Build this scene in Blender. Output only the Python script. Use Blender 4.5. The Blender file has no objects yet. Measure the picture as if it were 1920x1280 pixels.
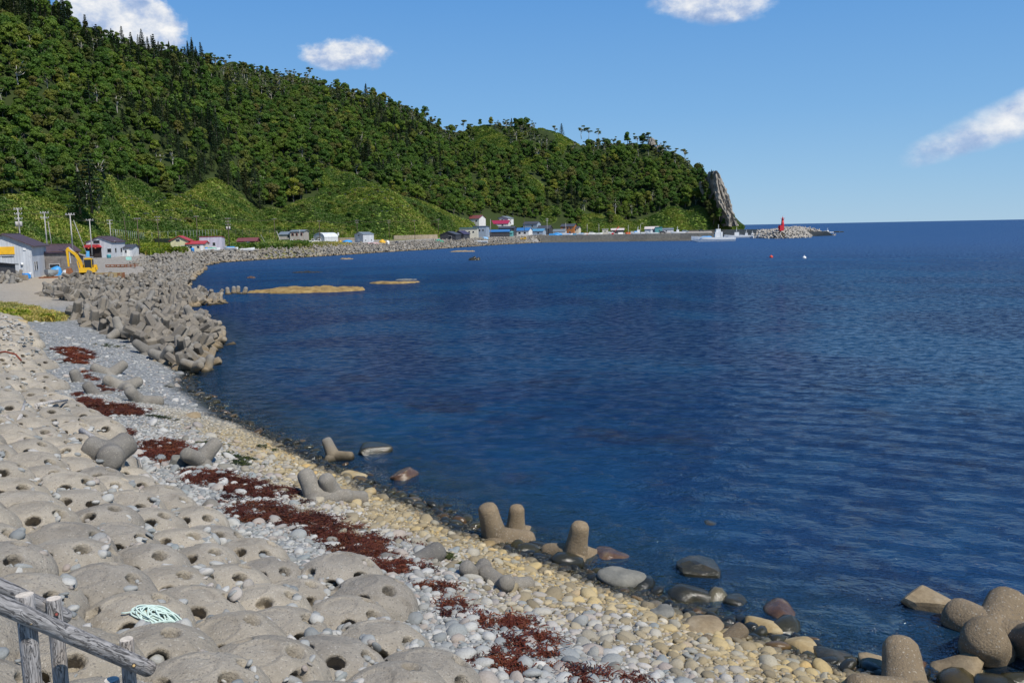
import bpy, math, random
import numpy as np
from mathutils import Vector, Matrix, Euler
R = math.radians
rnd = random.Random(7)
rng = np.random.default_rng(7)
S = bpy.context.scene
COL = S.collection

# ------------------------------------------------------------------ camera
FPX = 1663.0
ROLL = math.atan(10 / 520.0); PITCH = math.atan(210.5 * math.cos(ROLL) / FPX)
EYE = Vector((0, 0, 8.0))
FWD = Vector((0, math.cos(PITCH), -math.sin(PITCH)))
_u0 = Vector((0, math.sin(PITCH), math.cos(PITCH))); _r0 = Vector((1, 0, 0))
RGT = _r0 * math.cos(ROLL) - _u0 * math.sin(ROLL)
UPV = _u0 * math.cos(ROLL) + _r0 * math.sin(ROLL)
cam = bpy.data.cameras.new('camera'); camo = bpy.data.objects.new('camera', cam); COL.objects.link(camo)
cam.sensor_width = 36; cam.lens = 36 * FPX / 1920; cam.clip_start = 0.1; cam.clip_end = 80000
M = Matrix((RGT, UPV, -FWD)).transposed().to_4x4(); M.translation = EYE
camo.matrix_world = M
S.camera = camo

# ------------------------------------------------------------------ light
SUN_EL, SUN_AZ = R(51), R(44)      # azimuth measured from straight behind the camera towards the right
SUNV = Vector((math.cos(SUN_EL) * math.sin(SUN_AZ), -math.cos(SUN_EL) * math.cos(SUN_AZ), math.sin(SUN_EL)))
sl = bpy.data.lights.new('sun', 'SUN'); sl.energy = 4.6; sl.angle = R(0.53); sl.color = (1, .95, .87)
so = bpy.data.objects.new('sun', sl); COL.objects.link(so)
so.rotation_euler = SUNV.to_track_quat('Z', 'Y').to_euler(); so.location = (0, 0, 60)
S.view_settings.view_transform = 'Standard'; S.view_settings.look = 'None'
S.view_settings.exposure = 0.15; S.view_settings.gamma = 1; S.view_settings.use_curve_mapping = False
S.cycles.use_denoising = True
S.cycles.max_bounces = 6; S.cycles.transparent_max_bounces = 12
S.cycles.sample_clamp_indirect = 6

def ray(px, py):
    return (FWD * FPX + RGT * (px - 960) + UPV * (640 - py))
def P(px, py, z=0.0):
    d = ray(px, py); t = (z - EYE.z) / d.z
    return EYE + d * t
def PD(px, py, dist):
    d = ray(px, py); t = dist / math.hypot(d.x, d.y)
    return EYE + d * t

# ------------------------------------------------------------------ node helper
class NT:
    def __init__(s, tree): s.t = tree; s.n = tree.nodes; s.l = tree.links
    def new(s, typ, **kw):
        n = s.n.new(typ)
        for k, v in kw.items(): setattr(n, k, v)
        return n
    def put(s, sock, v):
        if v is None: return
        if isinstance(v, bpy.types.NodeSocket): s.l.new(v, sock)
        elif isinstance(v, (tuple, list, Vector)) and len(v) == 3 and sock.type == 'RGBA': sock.default_value = (*v, 1)
        else: sock.default_value = v
    def math(s, op, a, b=None, c=None, clamp=False):
        n = s.new('ShaderNodeMath', operation=op, use_clamp=clamp); s.put(n.inputs[0], a); s.put(n.inputs[1], b); s.put(n.inputs[2], c); return n.outputs[0]
    def vm(s, op, a, b=None):
        n = s.new('ShaderNodeVectorMath', operation=op); s.put(n.inputs[0], a)
        if b is not None: s.put(n.inputs[1], b)
        return n.outputs['Value'] if op in ('DOT_PRODUCT', 'LENGTH') else n.outputs[0]
    def mix(s, f, a, b, bt='MIX'):
        n = s.new('ShaderNodeMix', data_type='RGBA', blend_type=bt); s.put(n.inputs[0], f); s.put(n.inputs[6], a); s.put(n.inputs[7], b); return n.outputs[2]
    def noise(s, vec, scale, detail=4, rough=.55, col=False, dist=0):
        n = s.new('ShaderNodeTexNoise'); s.put(n.inputs['Vector'], vec); n.inputs['Scale'].default_value = scale
        n.inputs['Detail'].default_value = detail; n.inputs['Roughness'].default_value = rough; n.inputs['Distortion'].default_value = dist
        return n.outputs['Color' if col else 'Fac']
    def vor(s, vec, scale, feature='F1', out='Distance'):
        n = s.new('ShaderNodeTexVoronoi', feature=feature); s.put(n.inputs['Vector'], vec); n.inputs['Scale'].default_value = scale
        return n.outputs[out]
    def ramp(s, f, stops, interp='LINEAR'):
        n = s.new('ShaderNodeValToRGB'); s.put(n.inputs[0], f); cr = n.color_ramp; cr.interpolation = interp
        while len(cr.elements) < len(stops): cr.elements.new(0.5)
        for e, (p, c) in zip(cr.elements, stops):
            e.position = p; e.color = (*c, 1) if not isinstance(c, (int, float)) else (c, c, c, 1)
        return n.outputs[0]
    def step(s, x, lo, hi):
        n = s.new('ShaderNodeMapRange', interpolation_type='SMOOTHSTEP'); s.put(n.inputs[0], x)
        n.inputs[1].default_value = lo; n.inputs[2].default_value = hi; return n.outputs[0]
    def bump(s, h, strength=.5, dist=.05, nrm=None):
        n = s.new('ShaderNodeBump'); s.put(n.inputs['Height'], h); n.inputs['Strength'].default_value = strength
        n.inputs['Distance'].default_value = dist; s.put(n.inputs['Normal'], nrm); return n.outputs[0]
    def scalev(s, vec, sc):
        n = s.new('ShaderNodeMapping'); s.put(n.inputs[0], vec); n.inputs['Scale'].default_value = sc; return n.outputs[0]

# ------------------------------------------------------------------ world
W = bpy.data.worlds.new('World'); S.world = W; W.use_nodes = True
w = NT(W.node_tree); w.n.clear()
sky = w.new('ShaderNodeTexSky', sky_type='NISHITA'); sky.sun_disc = False
sky.sun_elevation = SUN_EL; sky.sun_rotation = math.atan2(SUNV.x, SUNV.y)
sky.air_density = 1.0; sky.dust_density = 0.0; sky.ozone_density = 6.0; sky.altitude = 0
bg = w.new('ShaderNodeBackground'); bg.inputs[1].default_value = 0.1
tc = w.new('ShaderNodeTexCoord'); D = tc.outputs['Generated']
sz = w.new('ShaderNodeSeparateXYZ'); w.l.new(D, sz.inputs[0])
clear = w.ramp(w.math('MAXIMUM', sz.outputs[2], 0.0), [(0, (.300, .500, .700)), (.05, (.245, .455, .700)), (.12, (.175, .390, .690)), (.25, (.098, .295, .650)), (.42, (.060, .220, .570)), (1, (.030, .120, .360))])
w.put(bg.inputs[0], w.mix(.85, sky.outputs[0], w.vm('MULTIPLY', clear, (10, 10, 10))))
mask = None; lit = None
#        px    py   rx   ry  tilt  noise  soft
CLOUDS = [(228, 62, 112, 118, 0.0, .55, .10), (640, 108, 98, 42, 0.0, .55, .16), (1342, 10, 118, 52, .05, .6, .22), (1905, 232, 200, 52, -.33, .45, .20)]
for i, (cx, cy, rx, ry, tilt, amp, soft) in enumerate(CLOUDS):
    c = ray(cx, cy).normalized(); r_ = c.cross(Vector((0, 0, 1))).normalized(); u_ = r_.cross(c).normalized()
    r2 = r_ * math.cos(tilt) - u_ * math.sin(tilt); u2 = u_ * math.cos(tilt) + r_ * math.sin(tilt)
    a = w.math('MULTIPLY', w.vm('DOT_PRODUCT', D, tuple(r2)), FPX / rx); b = w.math('MULTIPLY', w.vm('DOT_PRODUCT', D, tuple(u2)), FPX / ry)
    front = w.math('GREATER_THAN', w.vm('DOT_PRODUCT', D, tuple(c)), 0.8)
    bb = w.math('MULTIPLY', b, w.math('ADD', 1.0, w.math('MULTIPLY', w.math('LESS_THAN', b, 0.0), .55)))   # flatter base
    e = w.math('SUBTRACT', 1.0, w.math('ADD', w.math('MULTIPLY', a, a), w.math('MULTIPLY', bb, bb)))
    nv = w.vm('ADD', w.scalev(D, (1, 1, 1.5)), (i * 3.7, i, 0))
    n1 = w.noise(nv, FPX / max(rx, ry) * (1.7 if i < 3 else 1.1), 9, .58)
    den = w.math('ADD', w.math('SUBTRACT', e, 0.0), w.math('MULTIPLY', w.math('SUBTRACT', n1, .5), amp * 4.0))
    m = w.math('MULTIPLY', w.step(den, .25 - soft, .25 + soft * 3), front)
    n2 = w.noise(w.vm('ADD', nv, (-.012, .004, -.02)), FPX / max(rx, ry) * 2.6, 8, .6)
    l = w.math('ADD', w.math('MULTIPLY', b, .34), w.math('ADD', w.math('MULTIPLY', w.math('SUBTRACT', n2, .5), 2.6), .50), clamp=True)
    if i == 3: m = w.math('MULTIPLY', m, .93)
    m = w.math('MULTIPLY', m, w.step(b, -1.15, -.35))
    m = w.math('MULTIPLY', m, w.step(e, -2.2, -.6))
    ml = w.math('MULTIPLY', m, l)
    mask = m if mask is None else w.math('ADD', mask, m)
    lit = ml if lit is None else w.math('ADD', lit, ml)
lit = w.math('DIVIDE', lit, w.math('MAXIMUM', mask, .001)); mask = w.math('MINIMUM', mask, 1.0)
cc = w.ramp(lit, [(0, (.26, .38, .62)), (.35, (.42, .52, .72)), (.65, (.66, .71, .80)), (1, (.90, .90, .90))])
bgc = w.new('ShaderNodeBackground'); w.l.new(cc, bgc.inputs[0]); bgc.inputs[1].default_value = .95
ms = w.new('ShaderNodeMixShader'); w.put(ms.inputs[0], mask); w.l.new(bg.outputs[0], ms.inputs[1]); w.l.new(bgc.outputs[0], ms.inputs[2])
wo = w.new('ShaderNodeOutputWorld'); w.l.new(ms.outputs[0], wo.inputs[0])

# ------------------------------------------------------------------ materials
def mat(name):
    m = bpy.data.materials.new(name); m.use_nodes = True; t = NT(m.node_tree); t.n.clear()
    bs = t.new('ShaderNodeBsdfPrincipled'); out = t.new('ShaderNodeOutputMaterial'); t.l.new(bs.outputs[0], out.inputs[0])
    return m, t, bs
def geo(t): return t.new('ShaderNodeNewGeometry')
_pl = {}
def paint(name, col, rough=.55, metal=0, var=.18, scale=1.5, bump=0, spec=.4):
    if name in _pl: return _pl[name]
    m, t, b = mat(name); g = geo(t).outputs['Position']
    n = t.noise(g, scale, 5, .65); n2 = t.noise(g, scale * 9, 3)
    f = t.math('ADD', t.math('MULTIPLY', n, .7), t.math('MULTIPLY', n2, .3))
    c = t.mix(t.step(f, .3, .7), tuple(x * (1 - var) for x in col), tuple(min(1, x * (1 + var * .6)) for x in col))
    t.put(b.inputs['Base Color'], c); b.inputs['Roughness'].default_value = rough; b.inputs['Metallic'].default_value = metal
    b.inputs['Specular IOR Level'].default_value = spec
    if bump: t.put(b.inputs['Normal'], t.bump(n2, .6, bump))
    _pl[name] = m; return m

def concrete_mat(name, base, speck=1.0, stain=True, rough=.9, agg=38):
    m, t, b = mat(name); tcn = t.new('ShaderNodeTexCoord'); g = tcn.outputs['Object']; oi = t.new('ShaderNodeObjectInfo')
    gp = geo(t).outputs['Position']
    big = t.noise(gp, .9, 6, .65); g = t.vm('ADD', g, t.vm('MULTIPLY', t.noise(g, 30, 2, .5, col=True), (.05, .05, .05))); vc = t.vor(g, agg, 'F1', 'Color'); vd = t.vor(g, agg, 'F1', 'Distance')
    sp = t.new('ShaderNodeSeparateColor'); t.l.new(vc, sp.inputs[0])
    fine = t.noise(g, 55, 4, .75)
    c0 = t.mix(t.step(big, .3, .7), tuple(x * .74 for x in base), tuple(min(1, x * 1.12) for x in base))
    dark = t.math('MULTIPLY', t.math('GREATER_THAN', sp.outputs[0], .86), t.math('LESS_THAN', vd, .45))
    light = t.math('MULTIPLY', t.math('GREATER_THAN', sp.outputs[1], .84), t.math('LESS_THAN', vd, .42))
    c1 = t.mix(t.math('MULTIPLY', dark, .55 * speck), c0, (.13, .125, .12))
    c1 = t.mix(t.math('MULTIPLY', light, .5 * speck), c1, (.62, .58, .50))
    c1 = t.mix(t.math('MULTIPLY', t.step(fine, .38, .62), .42 * speck), c1, tuple(x * .62 for x in base))
    st = t.noise(t.scalev(gp, (1, 1, .3)), 2.3, 6, .7)
    c1 = t.mix(t.math('MULTIPLY', t.step(st, .50, .72), .38), c1, (.16, .13, .09))
    if stain:                               # iron/weed stain and wet algae near the waterline (height above the sea)
        sx = t.new('ShaderNodeSeparateXYZ'); t.l.new(gp, sx.inputs[0]); z = t.math('ADD', sx.outputs[2], t.math('MULTIPLY', big, .5))
        c1 = t.mix(t.math('SUBTRACT', 1.0, t.step(z, .45, 1.15)), c1, t.mix(.42, c1, (.36, .25, .11)))
        c1 = t.mix(t.math('SUBTRACT', 1.0, t.step(z, .25, .55)), c1, (.035, .030, .018))
    hv = t.mix(oi.outputs['Random'], (.80, .80, .81), (1.08, 1.05, 1.0))
    t.put(b.inputs['Base Color'], t.mix(1.0, c1, hv, 'MULTIPLY')); b.inputs['Roughness'].default_value = rough
    b.inputs['Specular IOR Level'].default_value = .2
    h = t.math('ADD', t.math('MULTIPLY', vd, .6), t.math('ADD', fine, t.math('MULTIPLY', t.noise(g, 9, 5), 1.5)))
    t.put(b.inputs['Normal'], t.bump(h, .8, .028))
    return m
M_DOME = concrete_mat('dome_concrete', (.43, .388, .318), 1.1, False, agg=26)
M_TET = concrete_mat('tetrapod_concrete', (.245, .220, .182), .6, True)
M_TETB = concrete_mat('rough_tetrapod_concrete', (.27, .255, .225), 1.0, True, agg=28)
M_TETT = concrete_mat('stained_tetrapod_concrete', (.29, .225, .145), .9, False, agg=28)
M_WALLC = concrete_mat('quay_concrete', (.27, .25, .205), .2, False)

def stone_mat():
    m, t, b = mat('cobble_stone'); oi = t.new('ShaderNodeObjectInfo'); g = geo(t).outputs['Position']
    sx = t.new('ShaderNodeSeparateXYZ'); t.l.new(oi.outputs['Location'], sx.inputs[0]); z = sx.outputs[2]; sxy = sx
    r = oi.outputs['Random']
    grey = t.ramp(r, [(0, (.20, .215, .22)), (.18, (.27, .285, .285)), (.4, (.345, .355, .35)), (.55, (.41, .41, .39)), (.68, (.48, .48, .465)), (.78, (.36, .31, .27)), (.86, (.25, .28, .285)), (.96, (.34, .29, .26)), (1, (.56, .55, .52))])
    yel = t.ramp(r, [(0, (.21, .175, .115)), (.2, (.31, .25, .15)), (.4, (.42, .34, .20)), (.55, (.49, .37, .17)), (.65, (.34, .31, .24)), (.76, (.40, .36, .27)), (.85, (.28, .27, .22)), (.93, (.50, .34, .13)), (1, (.55, .46, .29))])
    dk = t.ramp(r, [(0, (.012, .014, .013)), (.5, (.030, .030, .022)), (.8, (.05, .045, .02)), (.93, (.085, .05, .022)), (1, (.12, .11, .07))])
    ln = t.noise(oi.outputs['Location'], .35, 3)
    zz = t.math('ADD', z, t.math('MULTIPLY', t.math('SUBTRACT', ln, .5), .9))
    zr = t.math('ADD', zz, t.math('MULTIPLY', t.math('SUBTRACT', r, .5), .55))
    fary = t.step(sxy.outputs[1], 30, 40); c = t.mix(t.math('MAXIMUM', t.step(zr, .62, 1.15), fary), yel, grey)
    zd = t.math('ADD', z, t.math('MULTIPLY', t.math('SUBTRACT', ln, .5), .45))
    wet = t.math('SUBTRACT', 1.0, t.step(zd, .20, .38))
    c = t.mix(wet, c, dk)
    o = t.new('ShaderNodeTexCoord').outputs['Object']
    n = t.noise(t.vm('ADD', o, oi.outputs['Location']), 5, 6, .65); n2 = t.noise(g, 60, 3, .7)
    c = t.mix(t.math('MULTIPLY', t.step(n, .4, .75), .45), c, t.mix(1.0, c, (.55, .52, .48), 'MULTIPLY'))
    c = t.mix(t.math('MULTIPLY', t.step(n2, .5, .75), .25), c, t.mix(1.0, c, (.7, .7, .7), 'MULTIPLY'))
    c = t.mix(1.0, c, (.92, .91, .88), 'MULTIPLY')
    t.put(b.inputs['Base Color'], c)
    t.put(b.inputs['Roughness'], t.math('SUBTRACT', .82, t.math('MULTIPLY', wet, .68)))
    b.inputs['Specular IOR Level'].default_value = .4
    t.put(b.inputs['Normal'], t.bump(t.math('ADD', n, t.math('MULTIPLY', n2, .3)), .5, .02))
    return m
M_STONE = stone_mat()
def rock_mat(name, cols, wet=False, scale=2.2, algae=False):
    m, t, b = mat(name); g = geo(t).outputs['Position']; n = t.noise(g, scale, 7, .65); n2 = t.noise(g, scale * 14, 4, .7)
    k = len(cols); c = t.ramp(n, [(.3 + .4 * i / (k - 1), cc) for i, cc in enumerate(cols)])
    c = t.mix(t.math('MULTIPLY', t.step(n2, .45, .75), .4), c, t.mix(1.0, c, (.5, .48, .45), 'MULTIPLY'))
    t.put(b.inputs['Base Color'], c); b.inputs['Roughness'].default_value = .16 if wet else .85
    t.put(b.inputs['Normal'], t.bump(t.math('ADD', n, t.math('MULTIPLY', n2, .35)), .6, .05)); return m
M_RWET = rock_mat('wet_dark_rock', [(.018, .018, .013), (.035, .032, .018), (.07, .055, .03)], True)
M_RBRN = rock_mat('wet_brown_rock', [(.05, .028, .016), (.10, .055, .03), (.20, .15, .08)], True)
M_RTAN = rock_mat('sandstone_rock', [(.15, .105, .055), (.25, .19, .11), (.36, .29, .19)])
M_RYEL = rock_mat('yellow_stained_rock', [(.22, .15, .06), (.34, .25, .12), (.42, .35, .21)])
M_RGRY = rock_mat('grey_boulder_rock', [(.10, .10, .085), (.165, .16, .135), (.25, .24, .20)])
M_CLIFF = rock_mat('cliff_rock', [(.13, .115, .09), (.25, .225, .185), (.36, .33, .285)], scale=.25)
M_REEF = rock_mat('golden_kelp_reef', [(.12, .07, .02), (.26, .17, .055), (.36, .26, .10)], scale=1.2)

def leaf_mat(name, ramp, trans=.25, pt=((.78, .88, .85), (1.38, 1.30, 1.10))):
    m, t, b = mat(name); oi = t.new('ShaderNodeObjectInfo'); g = geo(t)
    c = t.ramp(oi.outputs['Random'], ramp)
    hi = t.mix(g.outputs['Random Per Island'], (.80, .82, .74), (1.26, 1.24, 1.15))
    c = t.mix(1.0, c, hi, 'MULTIPLY')
    big = t.noise(t.scalev(oi.outputs['Location'], (1.4, 1.4, .5)), .035, 5, .65); c = t.mix(1.0, c, t.mix(t.step(big, .40, .60), pt[0], pt[1]), 'MULTIPLY')
    t.put(b.inputs['Base Color'], c); b.inputs['Roughness'].default_value = .6; b.inputs['Specular IOR Level'].default_value = .25
    tr = t.new('ShaderNodeBsdfTranslucent'); t.put(tr.inputs[0], t.mix(1.0, c, (1.0, 1.3, .45), 'MULTIPLY'))
    mx = t.new('ShaderNodeMixShader'); mx.inputs[0].default_value = trans
    t.l.new(b.outputs[0], mx.inputs[1]); t.l.new(tr.outputs[0], mx.inputs[2])
    t.l.new(mx.outputs[0], [n for n in t.n if n.type == 'OUTPUT_MATERIAL'][0].inputs[0]); return m
M_LEAF = leaf_mat('broadleaf_foliage', [(0, (.042, .088, .014)), (.2, (.062, .120, .018)), (.4, (.088, .140, .022)), (.55, (.050, .105, .018)), (.7, (.110, .155, .022)), (.86, (.095, .115, .026)), (.94, (.095, .090, .028)), (1, (.17, .19, .03))], .34)
M_CONI = leaf_mat('conifer_foliage', [(0, (.020, .042, .018)), (.5, (.028, .052, .022)), (1, (.042, .054, .022))], .08)
M_BIRL = leaf_mat('birch_foliage', [(0, (.05, .08, .022)), (.5, (.072, .095, .028)), (1, (.09, .10, .035))])
M_SASA = leaf_mat('bamboo_grass_leaves', [(0, (.095, .165, .028)), (.3, (.125, .195, .034)), (.55, (.155, .215, .046)), (.8, (.20, .235, .065)), (1, (.26, .265, .11))], .25, ((.58, .72, .72), (1.42, 1.22, 1.05)))
M_WEEDG = leaf_mat('bright_herb_leaves', [(0, (.14, .19, .02)), (.6, (.2, .24, .03)), (1, (.24, .19, .05))], .3)
M_DRYG = leaf_mat('dry_grass_blades', [(0, (.34, .28, .11)), (.5, (.38, .30, .14)), (1, (.24, .28, .07))], .3)
M_KELP = leaf_mat('dried_red_seaweed', [(0, (.030, .009, .007)), (.3, (.085, .018, .011)), (.7, (.105, .026, .014)), (1, (.16, .05, .022))], .2)
M_KGRN = leaf_mat('dark_green_seaweed', [(0, (.02, .03, .01)), (1, (.05, .06, .015))], .2)
M_TRUNK = paint('grey_bark', (.13, .11, .09), .9, var=.3)
M_BIRCH = paint('pale_birch_bark', (.50, .46, .40), .8, var=.3)

def wood_mat(name='weathered_log', base=(.30, .285, .275)):
    m, t, b = mat(name); o = t.new('ShaderNodeTexCoord').outputs['Object']
    st = t.scalev(o, (1, 1, .09)); dn = t.noise(t.scalev(o, (1, 1, .5)), 6, 3, .5, col=True)
    v = t.vm('ADD', st, t.vm('MULTIPLY', dn, (.10, .10, .0)))
    g1 = t.noise(v, 60, 5, .6); g2 = t.noise(v, 22, 4, .55, dist=1.2); pt = t.noise(o, 2.0, 3)
    crack = t.step(t.math('ABSOLUTE', t.math('SUBTRACT', g2, .5)), 0.0, .03)
    c = t.mix(t.step(g1, .3, .7), tuple(x * .55 for x in base), tuple(x * 1.35 for x in base))
    c = t.mix(t.math('MULTIPLY', t.step(pt, .5, .7), .4), c, (.40, .32, .24))
    c = t.mix(t.math('MULTIPLY', t.math('SUBTRACT', 1.0, crack), .65), c, (.05, .045, .045))
    t.put(b.inputs['Base Color'], c); b.inputs['Roughness'].default_value = .85; b.inputs['Specular IOR Level'].default_value = .2
    t.put(b.inputs['Normal'], t.bump(t.math('ADD', g1, t.math('MULTIPLY', crack, 1.2)), .8, .012)); return m
M_LOG = wood_mat(); M_LOGEND = paint('log_end_grain', (.55, .49, .41), .9, var=.3, scale=30)
M_DRIFT = wood_mat('driftwood', (.55, .52, .48))

# ------------------------------------------------------------------ mesh helpers
def tag(o, label=None, cat=None, group=None, kind=None):
    if label: o['label'] = label
    if cat: o['category'] = cat
    if group: o['group'] = group
    if kind: o['kind'] = kind
    return o
def empty(name, loc=(0, 0, 0), rz=0, label=None, cat=None, group=None, sc=1):
    o = bpy.data.objects.new(name, None); COL.objects.link(o); o.location = loc; o.rotation_euler = (0, 0, rz); o.scale = (sc,) * 3
    o.empty_display_size = .2
    return tag(o, label, cat, group)
def link(name, me, m=None, parent=None, loc=None, rot=None, sc=None):
    if m is not None and not me.materials: me.materials.append(m)
    o = bpy.data.objects.new(name, me); COL.objects.link(o)
    if parent: o.parent = parent
    if loc is not None: o.location = loc
    if rot is not None: o.rotation_euler = rot
    if sc is not None: o.scale = (sc,) * 3 if isinstance(sc, (int, float)) else sc
    return o
def np_mesh(name, V, F, smooth=False):
    V = np.asarray(V, dtype=np.float32); F = np.asarray(F, dtype=np.int32); k = F.shape[1]
    me = bpy.data.meshes.new(name); me.vertices.add(len(V)); me.vertices.foreach_set('co', V.ravel())
    me.loops.add(F.size); me.loops.foreach_set('vertex_index', F.ravel())
    me.polygons.add(len(F)); me.polygons.foreach_set('loop_start', np.arange(0, F.size, k, dtype=np.int32))
    me.polygons.foreach_set('loop_total', np.full(len(F), k, dtype=np.int32))
    me.update(calc_edges=True)
    if smooth: me.polygons.foreach_set('use_smooth', np.ones(len(F), dtype=bool))
    return me
class MB:
    def __init__(s): s.v = []; s.f = []; s.sm = []
    def add(s, vs, fs, mtx=None, smooth=False):
        b = len(s.v); s.v += [tuple(mtx @ Vector(v)) if mtx else tuple(v) for v in vs]
        s.f += [tuple(b + i for i in f) for f in fs]; s.sm += [smooth] * len(fs); return s
    def box(s, c, d, rot=None, taper=1.0):
        x, y, z = (q / 2 for q in d)
        vs = [(-x, -y, -z), (x, -y, -z), (x, y, -z), (-x, y, -z), (-x * taper, -y * taper, z), (x * taper, -y * taper, z), (x * taper, y * taper, z), (-x * taper, y * taper, z)]
        m_ = Matrix.Translation(c) @ (Euler(rot).to_matrix().to_4x4() if rot else Matrix())
        return s.add(vs, [(3, 2, 1, 0), (4, 5, 6, 7), (0, 1, 5, 4), (1, 2, 6, 5), (2, 3, 7, 6), (3, 0, 4, 7)], m_)
    def tube(s, pts, rad, n=8, cap=True, smooth=True):
        pts = [Vector(p) for p in pts]; rr = rad if isinstance(rad, (list, tuple)) else [rad] * len(pts)
        vs = []; fs = []; prev = None
        for i, p in enumerate(pts):
            t_ = (pts[min(i + 1, len(pts) - 1)] - pts[max(i - 1, 0)]).normalized()
            a = prev if prev is not None else (Vector((1, 0, 0)) if abs(t_.x) < .8 else Vector((0, 1, 0)))
            u = (a - t_ * a.dot(t_)).normalized(); prev = u; v_ = t_.cross(u)
            for k in range(n):
                q = 2 * math.pi * k / n; vs.append(p + (u * math.cos(q) + v_ * math.sin(q)) * rr[i])
        for i in range(len(pts) - 1):
            for k in range(n): fs.append((i * n + k, i * n + (k + 1) % n, (i + 1) * n + (k + 1) % n, (i + 1) * n + k))
        s.add(vs, fs, None, smooth)
        if cap:
            b = len(s.v) - len(vs); s.f += [tuple(b + k for k in range(n))[::-1], tuple(b + (len(pts) - 1) * n + k for k in range(n))]; s.sm += [False, False]
        return s
    def prism(s, prof, y0, y1, mtx=None):          # profile in xz extruded along y
        n = len(prof); vs = [(x, y0, z) for x, z in prof] + [(x, y1, z) for x, z in prof]
        return s.add(vs, [tuple(range(n)), tuple(range(2 * n - 1, n - 1, -1))] + [(i + n, (i + 1) % n + n, (i + 1) % n, i) for i in range(n)], mtx)
    def mesh(s, name):
        me = bpy.data.meshes.new(name); me.from_pydata(s.v, [], s.f); me.update()
        me.polygons.foreach_set('use_smooth', s.sm); return me
    def build(s, name, m, parent=None, **kw): return link(name, s.mesh(name), m, parent, **kw)
def box(name, c, d, m, parent=None, rot=None): return MB().box(c, d, rot).build(name, m, parent)

def ico(sub):
    import bmesh
    bm = bmesh.new(); bmesh.ops.create_icosphere(bm, subdivisions=sub, radius=1)
    V = np.array([v.co[:] for v in bm.verts]); F = np.array([[v.index for v in f.verts] for f in bm.faces]); bm.free(); return V, F
ICO = {k: ico(k) for k in (1, 2, 3, 4)}

# vectorised value-noise (for terrain)
def _h(ix, iy, seed): 
    n = (ix * 374761393 + iy * 668265263 + seed * 974711) & 0x7fffffff
    n = ((n ^ (n >> 13)) * 1274126177) & 0x7fffffff
    return ((n ^ (n >> 16)) & 0xffff) / 65535.0
def vnoise(x, y, seed=0):
    x = np.asarray(x, float); y = np.asarray(y, float); ix = np.floor(x).astype(np.int64); iy = np.floor(y).astype(np.int64); fx = x - ix; fy = y - iy
    fx = fx * fx * (3 - 2 * fx); fy = fy * fy * (3 - 2 * fy)
    a = _h(ix, iy, seed); b = _h(ix + 1, iy, seed); c = _h(ix, iy + 1, seed); d = _h(ix + 1, iy + 1, seed)
    return (a * (1 - fx) + b * fx) * (1 - fy) + (c * (1 - fx) + d * fx) * fy - .5
def fbm(x, y, o=4, seed=0):
    s = 0; a = 1.
    for i in range(o): s = s + a * vnoise(x * 2 ** i, y * 2 ** i, seed + i * 17); a *= .5
    return s

# ------------------------------------------------------------------ land shape
def pxpoly0(pts, z=.5): return np.array([(P(a, b, z).x, P(a, b, z).y) for a, b in pts])
SHORE_PX = [(1345, 450.5), (1050, 453.5), (1010, 455), (930, 459), (800, 468), (700, 474), (560, 483), (480, 487.5), (400, 493), (355, 502), (345, 515),
            (330, 532), (318, 548), (290, 560), (215, 566), (192, 569), (205, 577), (300, 583), (365, 600), (395, 640), (380, 665), (352, 690), (372, 730), (400, 752), (450, 785),
            (520, 815), (570, 842), (620, 868), (700, 905), (760, 930), (820, 952), (900, 992), (1000, 1030), (1100, 1070), (1200, 1108), (1300, 1140), (1400, 1175), (1500, 1210), (1600, 1245), (1700, 1272), (1900, 1300)]
sh = [P(x, y, 0) for x, y in SHORE_PX]
SHORE = np.array([(p.x, p.y) for p in sh])
far_land = [(-400, 1600), (-50, 1400), (60, 1000), (130, 860), (178, 765), (172, 735), (158, 690)]
near_land = [(13, 10), (22, 2), (40, -20), (-900, -20), (-900, 1600)]
POLY = np.array([tuple(q) for q in far_land] + [tuple(q) for q in SHORE] + near_land)
def seg_dist(x, y, pts):
    best = np.full(x.shape, 1e9)
    for (ax, ay), (bx, by) in zip(pts[:-1], pts[1:]):
        dx, dy = bx - ax, by - ay; L = dx * dx + dy * dy + 1e-9
        t = np.clip(((x - ax) * dx + (y - ay) * dy) / L, 0, 1)
        best = np.minimum(best, np.hypot(x - ax - t * dx, y - ay - t * dy))
    return best
def inside(x, y, poly):
    r = np.zeros(x.shape, bool); n = len(poly)
    for i in range(n):
        ax, ay = poly[i]; bx, by = poly[(i + 1) % n]
        if ay == by: continue
        c = ((ay > y) != (by > y)) & (x < (bx - ax) * (y - ay) / (by - ay) + ax); r ^= c
    return r
def sdist(x, y):
    d = seg_dist(x, y, POLY[:-3]); return np.where(inside(x, y, POLY), d, -d)
def sstep(x, a, b): t = np.clip((x - a) / (b - a), 0, 1); return t * t * (3 - 2 * t)
QA, QB = P(1345, 450.5, 0), P(1030, 454, 0)
TOE = 7.7
HOLLOWS = [pxpoly0(a) for a in ([(140, 628), (150, 605), (205, 583), (300, 574), (350, 588), (425, 614), (432, 634), (405, 655), (402, 688), (330, 680), (210, 645)],
    [(196, 560), (240, 530), (330, 524), (352, 545), (412, 550), (414, 562), (330, 571), (222, 566)], [(232, 534), (262, 503), (310, 490), (372, 492), (382, 503), (352, 522), (340, 536), (300, 541)])]
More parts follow.
